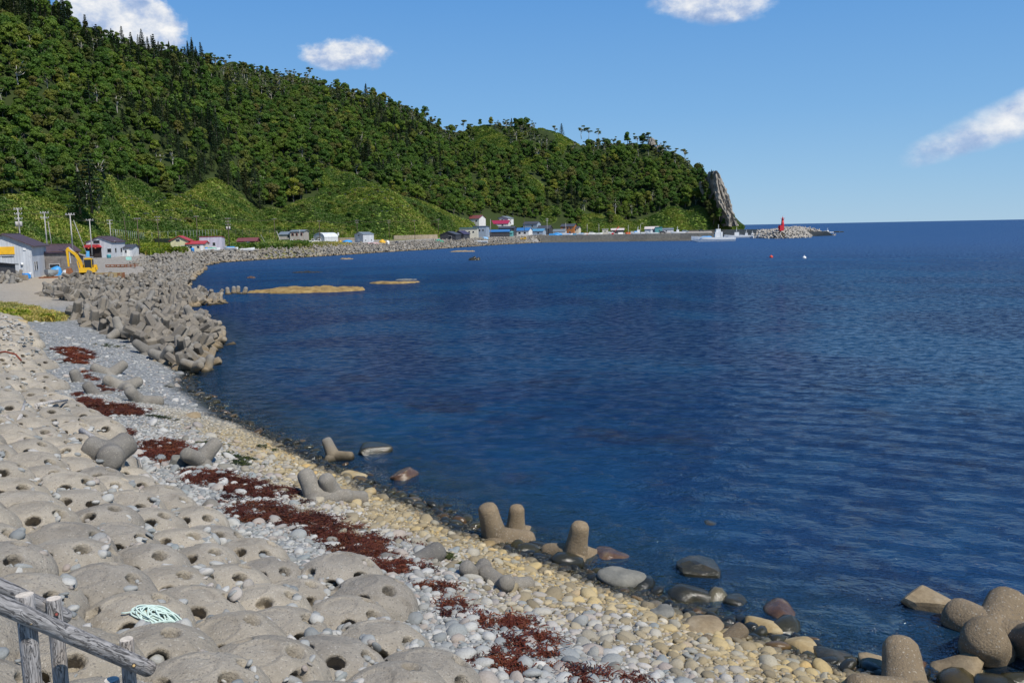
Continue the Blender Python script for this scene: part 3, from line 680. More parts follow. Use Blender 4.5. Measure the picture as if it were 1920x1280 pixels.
TL = {'broadleaf_tree': 'green broadleaf tree at the lower edge of the hillside forest', 'conifer_tree': 'dark conifer standing among broadleaf trees low on the slope', 'birch_tree': 'pale trunked birch with thin crown low on the slope'}
for i_ in first:
    k = int(kind[i_]); nm = TREE[k][2]
    zn = ['the yellow boarded shed', 'the excavator', 'the red awning house', 'the cream yellow house', 'the lilac house', 'the beige house', 'the lone grey shed', 'the long pale wall', 'the village', 'the harbour'][int(np.searchsorted([70, 160, 260, 370, 470, 600, 730, 830, 1050], tpx[i_]))]
    t_ = add_tree(k, pos[i_] - np.array([0, 0, .4]), rz_[i_], (tsc[i_], tsz[i_]), {'broadleaf_tree': 'green broadleaf tree ', 'conifer_tree': 'dark conifer ', 'birch_tree': 'pale trunked thin birch '}[nm] + ('low in the forest above ' if tpy[i_] > 300 else 'higher in the forest above ') + zn, {'broadleaf_tree': 'broadleaf trees', 'conifer_tree': 'conifers', 'birch_tree': 'birches'}[nm] + ' at the forest foot')
    protos.setdefault(k, t_)
rest = np.setdiff1d(np.arange(nT), np.array(first))
scatter('forest', pos[rest] - np.array([0, 0, .4]), np.stack([rng.normal(size=len(rest)) * .04, rng.normal(size=len(rest)) * .04, rz_[rest]], 1), np.stack([tsc[rest], tsc[rest], tsz[rest]], 1), kind[rest],
        [(protos[k][1], protos[k][2]) for k in range(10)], label='mixed forest covering the steep hill above the village')
# trees one can single out on the crest
for (px_, py_, d_, k, s_, lab) in ((1053, 250, 838, 6, (1.1, .85), 'small dark conifer alone on the grassy saddle of the ridge'), (1041, 250, 838, 8, (1.0, 1.2), 'thin crowned birch just left of the lone ridge conifer'),
                                   (338, 108, 755, 9, (.9, 1.2), 'bare stemmed birch against the sky between the two left hills'), (298, 102, 730, 8, (.9, 1.1), 'lone thin tree on the crest right of the large left cloud'),
                                   (1090, 252, 830, 9, (1.5, 1.2), 'wide crowned birch at the left end of the saddle grove'), (1104, 254, 830, 8, (1.5, 1.2), 'wide crowned birch second from the left in the saddle grove'), (1122, 256, 828, 9, (1.3, 1.1), 'wide crowned birch third from the left in the saddle grove')):
    add_tree(k, PD(px_, py_ + 5, d_), px_, s_, lab)
add_tree(6, PD(172, 392, 345), 1, (2.0, 1.55), 'largest dark conifer standing in front of the forest above the yard')
add_tree(7, PD(150, 395, 340), 1, (1.6, 1.2), 'lower conifer touching the left side of the largest one')
for (px_, py_, s_, lab) in ((655, 360, .75, 'round dark bush on the upper grass slope'), (711, 366, .65, 'round dark bush lower right of the other bush on the grass')):
    cm = TREE[2][0]; o = link('bush', cm, None, None, PD(px_, py_, 545) + Vector((0, 0, -2.6)), (0, 0, px_), (.9 * s_ / .7, .9 * s_ / .7, s_)); tag(o, lab, 'bush')

bp_, bx_, by_, _ = hill_samples(60000, 15); kb = in_px(bx_, by_, GRASS_PX) & (bx_ > -20) & (bp_[:, 2] > 7) & (vnoise(bp_[:, 0] / 16, bp_[:, 1] / 26, 5) > .12); bp_ = bp_[kb]; bp_ = bp_[thin(bp_, 5.0)][:170]
for k, p in enumerate(bp_): o = link('bush', TREE[k % 6][0], None, None, p - np.array([0, 0, 1.0]), (0, 0, k), (rng.uniform(.4, .75),) * 2 + (rng.uniform(.22, .4),)); tag(o, 'low dark bush on the open grass slope below the forest', 'bush', 'bushes on the grass slope')
# grassy slope cover
def clump(seed, n=26, h=.9, wd=.11, spread=.75, m=None):
    r_ = np.random.default_rng(seed); V = []; F = []
    for k in range(n):
        a = r_.random() * 6.28; q = r_.random() ** .5 * spread; bx, by = q * math.cos(a), q * math.sin(a); la = r_.random() * 6.28; ln = r_.uniform(.2, .6) * h; hh = h * r_.uniform(.5, 1.1)
        ax, ay = math.cos(la + 1.57) * wd, math.sin(la + 1.57) * wd; b = len(V)
        V += [(bx - ax * .4, by - ay * .4, -.1), (bx + ax * .4, by + ay * .4, -.1), (bx + ax + math.cos(la) * ln * .5, by + ay + math.sin(la) * ln * .5, hh * .8), (bx - ax + math.cos(la) * ln * .5, by - ay + math.sin(la) * ln * .5, hh * .8), (bx + math.cos(la) * ln * 1.3, by + math.sin(la) * ln * 1.3, hh * .85)]
        F += [(b, b + 1, b + 2, b + 3), (b + 3, b + 2, b + 4, b + 4)]
    me = bpy.data.meshes.new('clump'); me.from_pydata(V, [], [f if f[2] != f[3] else f[:3] for f in F]); me.update(); me.materials.append(m); return me
pos, tpx, tpy, _ = hill_samples(290000, 5)
gk = in_px(tpx, tpy, GRASS_PX)
for g_ in GPATCH: gk |= in_px(tpx, tpy, g_)
gk &= (tpx > -120) & (pos[:, 2] > 2); pos = pos[gk]; pos = pos[:90000]
cm_ = [clump(3, 22, 1.0, .22, 1.0, M_SASA), clump(4, 22, .8, .26, 1.1, M_SASA)]
pr = []
for k in range(2): pr.append(tag(link('bamboo_grass', cm_[k], None, None, pos[k]), 'tuft of dwarf bamboo on the green slope', None, None, 'stuff'))
n_ = len(pos); s_ = rng.uniform(.5, 1.1, n_)
scatter('bamboo_grass', pos[2:], np.stack([rng.normal(size=n_) * .15, rng.normal(size=n_) * .15, rng.random(n_) * 6.28], 1)[2:], np.stack([s_, s_, s_ * .9], 1)[2:], rng.integers(0, 2, n_)[2:], pr, label='dwarf bamboo and grass covering the open lower slope')
SRC_DONE = True

def dshore(px):
    for (xa, ya), (xb, yb) in zip(SHORE_PX[:-1], SHORE_PX[1:]):
        if xb <= px <= xa: y_ = yb + (ya - yb) * (px - xb) / (xa - xb); q_ = P(px, y_, 0); return math.hypot(q_.x, q_.y)
    return 480
def hill_d(px, py):
    i_ = int(np.argmin((HPX.ravel() - px) ** 2 + (HY.ravel() - py) ** 2)); return float(HD.ravel()[i_])
# ------------------------------------------------------------------ cliffs
def rock_mesh(seed, sub=3, flat=.75, rough=.28, ang=0.0, elong=1.3):
    V, F = ICO[sub]; r_ = np.random.default_rng(seed); V = V.copy(); d = np.zeros(len(V))
    for k in range(7):
        w_ = r_.normal(size=3); w_ *= r_.uniform(.8, 2.6) / np.linalg.norm(w_); d += np.sin(V @ w_ * 2 + r_.random() * 6.28) * rough / (1 + k * .5)
    V *= (1 + d * .55)[:, None]
    for k in range(int(ang)):
        nn = r_.normal(size=3); nn /= np.linalg.norm(nn); o_ = r_.uniform(.55, .85); e = V @ nn - o_; V -= np.maximum(e, 0)[:, None] * nn[None] * .92
    V *= np.array([elong, 1, flat]); return np_mesh('stone', V, F, ang < 4)
def cliff(name, label, px, py, d, w_, dp, h, seed, rz=0):
    V, F = ICO[4]; r_ = np.random.default_rng(seed); V = V.copy()
    n = np.abs(fbm(V[:, 0] * 2.3 + seed, V[:, 1] * 2.3 + V[:, 2] * .8, 4, seed)); n2 = fbm(V[:, 0] * 7 + V[:, 1] * 7, V[:, 2] * 3, 3, seed + 3)
    sgn = np.sign(V); V = sgn * np.abs(V) ** .72
    V *= (1 - n * .55 + n2 * .12)[:, None]; V *= np.array([w_, dp, h]) / 2 * np.where(V[:, 2:3] > 0, 1 - .45 * np.clip(V[:, 2:3], 0, 1) * np.array([[1, 1, 0]]), 1)
    o = link(name, np_mesh(name, V, F, False), M_CLIFF, None, PD(px, py, d), (0, 0, rz)); return tag(o, label, 'cliff')
def ring_rock(name, label, prof, d, depth, seed, n=56, m=40):
    """stack of uneven rings following the outline of a rock face; prof = [(row, left column, right column)]"""
    ys = np.linspace(prof[0][0], prof[-1][0], m); L_ = np.interp(ys, [p[0] for p in prof], [p[1] for p in prof]); R_ = np.interp(ys, [p[0] for p in prof], [p[2] for p in prof]); V = []
    for k in range(m):
        a_ = PD(L_[k], ys[k], d); b_ = PD(R_[k], ys[k], d); c = (a_ + b_) / 2; hw = (b_ - a_).length / 2; dd = depth / 2 * (.55 + .45 * k / m)
        for j in range(n):
            t_ = 2 * math.pi * j / n; ca, sa = math.cos(t_), math.sin(t_); rr = (abs(ca) ** 2.6 + abs(sa) ** 2.6) ** (-1 / 2.6)
            x, y = hw * ca * rr, dd * sa * rr; z = c.z; nz = float(fbm(np.array([t_ * 5 + seed]), np.array([k * .13]), 4, seed)[0]); n2 = float(fbm(np.array([t_ * 14]), np.array([k * .45]), 3, seed + 4)[0])
            f = 1 + nz * .28 + n2 * .14; V.append((c.x + x * f, c.y + y * f, z + n2 * 1.2))
    F = [(k * n + j, k * n + (j + 1) % n, (k + 1) * n + (j + 1) % n, (k + 1) * n + j) for k in range(m - 1) for j in range(n)]
    me = bpy.data.meshes.new(name); me.from_pydata(V, [], [f[::-1] for f in F] + [tuple(range(n))]); me.update(); return tag(link(name, me, M_CLIFF), label, 'cliff')
ring_rock('rock_cliff', 'tall bare grey rock face dropping to the sea at the tip of the headland', [(322, 1331, 1340), (329, 1328, 1347), (345, 1328, 1354), (368, 1332, 1362), (392, 1340, 1368), (404, 1348, 1373), (424, 1354, 1378)], 706, 36, 3)
ring_rock('rock_cliff', 'narrow pale rock spur just left of the tall headland cliff', [(326, 1316, 1322), (335, 1312, 1326), (352, 1313, 1327), (366, 1318, 1328)], 712, 12, 5)
for (px_, py_, w_, h_, sd, lab) in ((1222, 262, 9, 9, 8, 'upper pale rock outcrop near the top of the headland ridge'), (1236, 275, 10, 9, 11, 'lower pale rock outcrop near the top of the headland ridge')):
    dd = hill_d(px_, py_ + 4); py_ += 4; w_ *= .8; h_ *= .7; ring_rock('rock_outcrop', lab, [(py_ - h_, px_ - w_ * .4, px_ + w_ * .2), (py_ - h_ * .4, px_ - w_ * .8, px_ + w_ * .7), (py_ + h_, px_ - w_, px_ + w_ * 1.1)], dd - 8, 12, sd, 30, 20)
for i_, (px_, py_, s_) in enumerate(((1366, 398, 1.0), (1374, 410, .8), (1334, 330, .8), (1318, 322, .7), (1349, 405, 1.0), (1357, 416, .9), (1338, 412, 1.1))):
    add_tree(i_ % 6 if i_ not in (2,) else 7, PD(px_, py_ + 6, 695 if i_ != 4 else 690) , i_, (s_ * .8, s_ * .8), ['lowest tree on the right flank of the headland cliff', 'small tree at the very tip of the headland', 'dark conifer on the shoulder left of the cliff top', 'rounded tree on the headland edge before the cliff', 'tree at the foot of the headland cliff, left', 'tree at the foot of the headland cliff, right', 'wide tree below the left spur of the headland cliff'][i_])

for i_ in range(26):
    t_ = i_ / 25; px_ = 1315 + 30 * t_ + rng.normal() * 4; py_ = 334 + 86 * t_ + rng.normal() * 5
    add_tree(i_ % 6, PD(px_, py_ + 5, 700 - 5 * rng.random()), i_, (.75, .75), 'leafy tree clinging to the left flank of the headland cliff', 'trees on the cliff flank')
# ------------------------------------------------------------------ quay, walls
def wall_between(name, a, b, h, th, m, label, cat, z0=-1.0, parent=None, ledge=False):
    a, b = Vector(a), Vector(b); v = (b - a); L = math.hypot(v.x, v.y); rz = math.atan2(v.y, v.x)
    e = empty(name, (a.x, a.y, 0), rz, label, cat)
    n = max(2, int(L / 9)); prof = [(-th / 2, z0), (th / 2, z0), (th / 2 * .8, h), (-th / 2 * .8, h)]
    for k in range(n):
        x0, x1 = L * k / n + .03, L * (k + 1) / n - .03; dy = rnd.uniform(-.04, .04)
        w_ = MB(); w_.add([(x0, -th / 2 + dy, z0), (x1, -th / 2 + dy, z0), (x1, th / 2 + dy, z0), (x0, th / 2 + dy, z0), (x0, -th / 2 + dy, h), (x1, -th / 2 + dy, h), (x1, th / 2 + dy, h), (x0, th / 2 + dy, h)],
              [(3, 2, 1, 0), (4, 5, 6, 7), (0, 1, 5, 4), (1, 2, 6, 5), (2, 3, 7, 6), (3, 0, 4, 7)]); w_.build('wall_panel', m, e)
        if ledge: MB().box(((x0 + x1) / 2, -th / 2 - .9, -.1 + rnd.uniform(-.1, .1)), (x1 - x0 - .1, 1.9, 1.5)).build('footing_block', m, e)
    return e
qa, qb = P(1020, 454.6, 0), P(1342, 450.8, 0)
wall_between('quay_wall', (qa.x - 4, qa.y, 0), (qb.x, qb.y, 0), 4.0, 1.6, M_WALLC, 'long grey concrete harbour wall with a low footing at the water', 'harbour wall', ledge=True)
M_TANC = concrete_mat('tan_concrete', (.34, .29, .22), .2, False)
fa, fb = PD(1262, 438, 690), PD(1492, 441, 640)
wall_between('sea_wall', (fa.x, fa.y, 0), (fb.x, fb.y, 0), 4.6, 2.0, M_TANC, 'low tan sea wall behind the moored boats running to the lighthouse', 'sea wall')
rw = lambda a, b, h, lab: wall_between('retaining_wall', a, b, h, .5, M_TANC, lab, 'wall', 2.0)
rw(PD(268, 455, 400), PD(338, 458, 330), 7.0, 'pale concrete retaining wall behind the red roofed houses, below the fence')
rw(PD(738, 445, 452), PD(820, 443, 470), 5.9, 'long low pale wall at the foot of the grass slope, right of the grey shed')
rw(PD(632, 448, 440), PD(665, 448, 440), 5.4, 'short pale wall left of the grey shed')

# ------------------------------------------------------------------ buildings
GLASS = paint('dark_window_glass', (.02, .025, .03), .12, var=.1); WHITE = paint('white_paint', (.72, .72, .70), .5)
FR = paint('window_frame_grey', (.45, .45, .45), .5)
def corr(name, col, var=.12):
    if name in _pl: return _pl[name]
    m, t, b = mat(name); o = t.new('ShaderNodeTexCoord').outputs['Object']; g = geo(t).outputs['Position']
    sx = t.new('ShaderNodeSeparateXYZ'); t.l.new(o, sx.inputs[0]); w1 = t.math('SINE', t.math('MULTIPLY', t.math('ADD', sx.outputs[0], sx.outputs[1]), 16.0))
    st = t.noise(t.scalev(g, (1.2, 1.2, .18)), 1.3, 5, .7)
    c = t.mix(t.step(st, .35, .7), tuple(x * (1 - var) for x in col), tuple(min(1, x * (1 + var)) for x in col))
    c = t.mix(t.math('MULTIPLY', t.step(t.noise(g, .9, 5, .7), .58, .75), .3), c, (.16, .11, .08))
    t.put(b.inputs['Base Color'], c); b.inputs['Roughness'].default_value = .5; t.put(b.inputs['Normal'], t.bump(w1, .35, .03)); _pl[name] = m; return m
def house(name, label, px, d, w_, l_, h, rh, rot, wall, roof, py=None, ridge='y', wins=(), doors=(), cat='house', over=.35, extra=None, wframe=None, panels=True):
    f_ = 1.0
    if py is not None: d0 = d; d = hill_d(px, py); f_ = d / d0
    elif px > 820: d0 = d; d = dshore(px) + 24 + (d - 400) * .45; f_ = d / d0
    w_, l_, h, rh = w_ * f_, l_ * f_, h * f_, rh * f_; wins = [(a, u * f_, v * f_, q * f_, r_ * f_) for a, u, v, q, r_ in wins]; doors = [(a, u * f_, v * f_, q * f_, r_ * f_, m_) for a, u, v, q, r_, m_ in doors]
    p0 = PD(px, 450, d); z = gz(p0.x, p0.y) if py is None else PD(px, py, d).z
    e = empty(name, (p0.x, p0.y, z), R(rot), label, cat)
    X, Y = w_ / 2, l_ / 2; DP = 1.2 if py is None else 5.0
    if ridge == 'y': prof = [(-X, -DP), (X, -DP), (X, h), (0, h + rh), (-X, h)]; MB().prism(prof, -Y, Y).build('wall', wall, e)
    elif ridge == 'x':
        mt = Matrix.Rotation(R(90), 4, 'Z'); MB().prism([(-Y, -DP), (Y, -DP), (Y, h), (0, h + rh), (-Y, h)], -X, X, mt).build('wall', wall, e)
    else:  # single pitch, falling towards the back
        mt = Matrix.Rotation(R(90), 4, 'Z'); MB().prism([(-Y, -DP), (Y, -DP), (Y, h), (-Y, h + rh)], -X, X, mt).build('wall', wall, e)
    t_ = .14
    if ridge in 'yx':
        a, b = (X, Y) if ridge == 'y' else (Y, X); sl = rh / a; o_ = over; mt = None if ridge == 'y' else Matrix.Rotation(R(90), 4, 'Z')
        for sg in (-1, 1):
            pr_ = [(0, h + rh + .02), (sg * (a + o_), h - sl * o_ + .02), (sg * (a + o_), h - sl * o_ + .02 + t_), (0, h + rh + .02 + t_)]
            if sg > 0: pr_ = pr_[::-1]
            MB().prism(pr_, -b - o_, b + o_, mt).build('roof', roof, e)
        MB().tube([(0, -b - o_, h + rh + t_ + .03), (0, b + o_, h + rh + t_ + .03)] if ridge == 'y' else [(-b - o_, 0, h + rh + t_ + .03), (b + o_, 0, h + rh + t_ + .03)], .09, 6).build('ridge_cap', roof, e)
    else:
        sl = rh / (2 * Y); MB().prism([(-Y - over, h + rh + sl * over + .02), (Y + over, h - sl * over + .02), (Y + over, h - sl * over + t_), (-Y - over, h + rh + sl * over + t_)][::-1], -X - over, X + over, Matrix.Rotation(R(90), 4, 'Z')).build('roof', roof, e)
    def face(f, u, v, ww, hh, dp, off):
        if f == 'f': return (u, -Y - off, v), (ww, dp, hh)
        if f == 'r': return (X + off, u, v), (dp, ww, hh)
        return (-X - off, u, v), (dp, ww, hh)
    for (f, u, v, ww, hh) in wins:
        c, s3 = face(f, u, v, ww, hh, .1, .02); fr_ = box('window', c, s3, wframe or FR, e)
        c, s3 = face(f, u, v, ww - .16, hh - .16, .1, .045); box('pane', c, s3, GLASS, fr_)
    for (f, u, v, ww, hh, mm) in doors:
        c, s3 = face(f, u, v, ww, hh, .1, .025); dr_ = box('door', c, s3, mm, e)
    if extra: extra(e, X, Y)
    return e
C = dict(grey=corr('grey_cladding', (.47, .49, .51)), lgrey=corr('light_grey_cladding', (.56, .58, .60)), lilac=corr('lilac_grey_cladding', (.47, .45, .52)), brownr=corr('brown_metal_roof', (.075, .045, .045)),
         purp=corr('dark_purple_roof', (.05, .04, .075)), yel=corr('cream_yellow_siding', (.56, .52, .32)), redr=corr('red_metal_roof', (.38, .04, .04)), maroon=corr('maroon_roof', (.17, .05, .045)),
         dk=corr('charcoal_siding', (.045, .045, .05)), dkroof=corr('charcoal_roof', (.06, .062, .07)), blue=corr('blue_metal_roof', (.035, .15, .36)), lblue=corr('pale_blue_roof', (.08, .25, .40)), bgrey=corr('blue_grey_siding', (.27, .33, .40)),
         cream=corr('cream_siding', (.55, .52, .42)), white=corr('white_siding', (.66, .65, .62)), mag=corr('crimson_roof', (.30, .02, .06)), oran=corr('orange_timber_siding', (.36, .13, .03)), pale=corr('pale_pink_roof', (.55, .48, .45)),
         teal=corr('teal_siding', (.10, .33, .33)), slate=corr('slate_grey_roof', (.16, .19, .21)), beige=corr('beige_render', (.40, .36, .31)), alu=corr('silver_sheet', (.60, .62, .63)), olive=corr('dark_green_roof', (.05, .09, .07)))
YBOARD = paint('yellow_board', (.75, .42, .02), .5)
def x1(e, X, Y):
    for a in (-2.3, .25): box('yellow_board', (a, -Y - .06, 4.15), (2.35, .08, 1.15), YBOARD, e)
    box('rail', (-1.2, -Y - .08, 3.3), (5, .1, .08), C['dkroof'], e); box('sliding_door', (-1.9, -Y - .05, 1.6), (3.2, .08, 3.3), C['grey'], e)
    MB().tube([(X * .62, -Y - .12, 1.9), (X * .62, -Y - .12, 2.25)], .17, 8).build('vent', WHITE, e); MB().box((X * .75, -Y - .06, 4.3), (.35, .12, .3)).build('light_box', WHITE, e)
house('warehouse', 'large grey corrugated shed with brown roof and two yellow boards on its gable', 22, 160, 7.4, 12, 4.8, 1.7, 18, C['grey'], C['brownr'], wins=(('r', -3, 1.7, .9, 1.4), ('r', -4.6, 1.7, .7, 1.4)), doors=(('f', .55, 1.1, 1.1, 2.2, WHITE),), extra=x1, cat='shed', over=.5)
house('lean_to', 'small grey annex with brown roof between the yellow boarded shed and the timber shed', 70, 166, 2.6, 4.5, 3.0, .6, 18, C['grey'], C['brownr'], ridge='s', wins=(('f', .2, 1.6, .8, .9),), cat='shed')
house('hut', 'dark hut cut off by the left edge of the picture', -4, 148, 2.4, 3, 2.1, .3, -10, C['dk'], C['dkroof'], ridge='s', cat='hut')
M_PLANK = wood_mat('weathered_plank', (.24, .22, .205)); M_PLANKH = paint('grey_plank', (.21, .19, .175), .9, var=.35, scale=2.5)
def x2(e, X, Y):
    for k in range(11):
        z_ = .12 + k * .24
        for (u0, u1) in ((-X, -X + 1.2), (-X + 1.9, -X + 4.2), (-X + 4.24, X)):
            box('plank', ((u0 + u1) / 2, -Y - .05 - rnd.random() * .02, z_), (u1 - u0 - .02, .05, .22), M_PLANKH, e)
    box('door', (-X + 1.55, -Y - .02, 1.2), (.6, .06, 2.4), C['dk'], e); box('notice', (-X + 1.55, -Y - .09, 1.6), (.25, .04, .6), WHITE, e)
    w_ = box('window', (-X + 3.3, -Y - .1, 1.35), (1.7, .06, .75), FR, e); box('pane', (-X + 3.3, -Y - .12, 1.35), (1.5, .06, .55), GLASS, w_)
house('timber_shed', 'long weathered plank shed with dark purple roof behind the upturned skiff', 107, 165, 6.2, 4.5, 2.55, .8, 6, M_PLANKH, C['purp'], ridge='s', extra=x2, cat='shed', over=.3)
house('house', 'low house with maroon gable roof and orange boarding behind the plank shed', 98, 185, 4.8, 7, 3.5, 1.1, -32, C['oran'], C['brownr'], wins=(('f', 0, 1.4, 1, 1),))
M_RED = paint('red_awning_cloth', (.42, .03, .035), .7); M_DARKIN = paint('dark_interior', (.03, .022, .02), .9)
def x3(e, X, Y):
    MB().box((-1.6, -Y - .03, 1.35), (4.2, .1, 2.7)).build('shop_front', M_DARKIN, e)
    MB().prism([(-2.4, 0), (2.4, 0), (1.7, .75), (-1.7, .75)], -.95, 0, Matrix.Translation((-1.6, -Y - .05, 2.65))).build('awning', M_RED, e)
    for u in (-2.4, -.6): MB().tube([(u, -Y - .95, 2.3), (u, -Y - .95, 2.45), (u, -Y - .95, 2.6)], [.15, .25, .15], 10).build('lantern', paint('orange_lantern', (.5, .12, .05), .6), e)
    box('banner', (-2.7, -Y - 1.0, 1.0), (.9, .06, 1.5), paint('light_blue_cloth', (.12, .42, .75), .6), e)
    MB().tube([(X - .5, 0, 5.0), (X - .5, 0, 7.2)], .04, 5).build('aerial', FR, e)
house('restaurant', 'grey corrugated house with brown roof and a red awning over its dark front', 198, 262, 6.8, 8, 4.0, 1.35, 0, C['grey'], C['brownr'], wins=(('f', -.6, 4.1, 1.8, .9), ('r', -2.2, 1.8, 1.0, 1.2), ('r', 1.2, 1.8, 1.0, 1.2), ('r', -2, 4.0, .9, .7), ('f', 2.6, 1.8, 1.1, 1.1)), extra=x3)
house('annex', 'small grey annex with a dark roof right of the red awning house', 240, 265, 3.8, 5, 2.3, .7, 0, C['lgrey'], C['dkroof'], ridge='x', wins=(('f', .3, 1.3, .6, .8),), doors=(('f', .9, 1.0, .8, 2.0, WHITE),), cat='shed')
house('house', 'cream yellow house with a red gable roof', 340, 292, 5.2, 5, 3.2, 1.25, 6, C['yel'], C['redr'], wins=(('f', -.4, 3.3, 1.2, .7), ('f', -1.2, 1.2, .9, .8), ('f', 1.0, 1.2, 1.3, .9)), over=.45)
house('house_wing', 'low white wing with a bright red roof beside the cream yellow house', 370, 290, 5.4, 5, 2.1, .7, 4, C['cream'], C['redr'], ridge='x', wins=(('f', -1.4, 1.2, 1.0, .8), ('f', .8, 1.2, .8, .8)), doors=(('f', 1.9, 1.0, .9, 2.0, WHITE),), cat='house')
house('house', 'lilac grey box shaped house with a red roof edge', 398, 296, 6.8, 4, 3.5, .45, 4, C['lilac'], C['redr'], ridge='s', wins=(('f', -1.4, 1.7, .9, 1.1), ('f', 1.0, 1.7, .9, 1.1)), doors=(('f', .9, .5, 1.1, .9, WHITE), ('f', -1.5, .5, .8, .9, WHITE)), over=.15)
house('hut', 'small hut with a dark red roof in the grass right of the lilac house', 466, 318, 6.4, 5, 2.0, .95, 2, C['maroon'], C['maroon'], ridge='x', wins=(('f', -2.2, 1.0, 1.2, .9),), doors=(('f', .2, 1.0, 1.6, 1.9, C['lgrey']),), cat='hut')
RF = paint('red_window_frame', (.40, .09, .05), .5)
house('house', 'beige two storey house with a dark roof and red framed upper windows', 562, 372, 5.6, 7, 5.0, .5, -4, C['beige'], C['slate'], ridge='x', wins=(('f', -1.7, 3.9, 1.0, 1.1), ('f', 0, 3.9, .8, 1.1), ('f', 1.8, 3.9, 1.0, 1.1), ('f', -1.6, 1.4, 1.4, 1.1), ('f', .9, 1.4, 1.4, 1.1)), wframe=RF)
house('house_wing', 'lower dark wing on the left of the beige two storey house', 541, 374, 5.4, 7, 3.9, 1.0, -4, C['beige'], C['slate'], ridge='x', wins=(('f', 1.2, 3.2, 1.0, 1.2),), doors=(('f', -.4, 1.2, 4.4, 1.6, C['dk']),))
def x7(e, X, Y): pass
def quonset():
    p0 = PD(611, 450, 380); e = empty('arched_shed', (p0.x, p0.y, gz(p0.x, p0.y)), R(-38), 'silver arched barn with a rounded roof behind the white trucks', 'barn')
    prof = [(-3.4, -1), (3.4, -1), (3.4, 2.2)] + [(3.4 * math.cos(a), 2.2 + 1.9 * math.sin(a)) for a in np.linspace(.1, math.pi - .1, 12)] + [(-3.4, 2.2)]
    MB().prism(prof, -3.6, 3.6).build('wall', C['lgrey'], e)
    vs = []; n = 15
    arc = [(3.5 * math.cos(a), 2.22 + 2.0 * math.sin(a)) for a in np.linspace(0, math.pi, n)]; arc2 = [(x * .97, 2.2 + (z - 2.2) * .96) for x, z in arc[::-1]]
    MB().prism(arc + arc2, -3.7, 3.7).build('roof', C['alu'], e); box('door', (-.2, -3.64, 1.2), (2.6, .1, 2.5), C['beige'], e)
quonset()
house('shed', 'grey gabled shed standing alone on the tetrapod bank, with a light grey long side', 683, 376, 6.0, 5.4, 3.3, .8, -45, C['grey'], C['slate'], wins=(('f', 0, 2.9, 1.2, .6),), doors=(('f', 0, 1.1, 1.5, 1.3, WHITE), ('r', 1.5, .9, .4, .4, GLASS), ('r', -1.5, .9, .4, .4, GLASS)), cat='shed', over=.2)
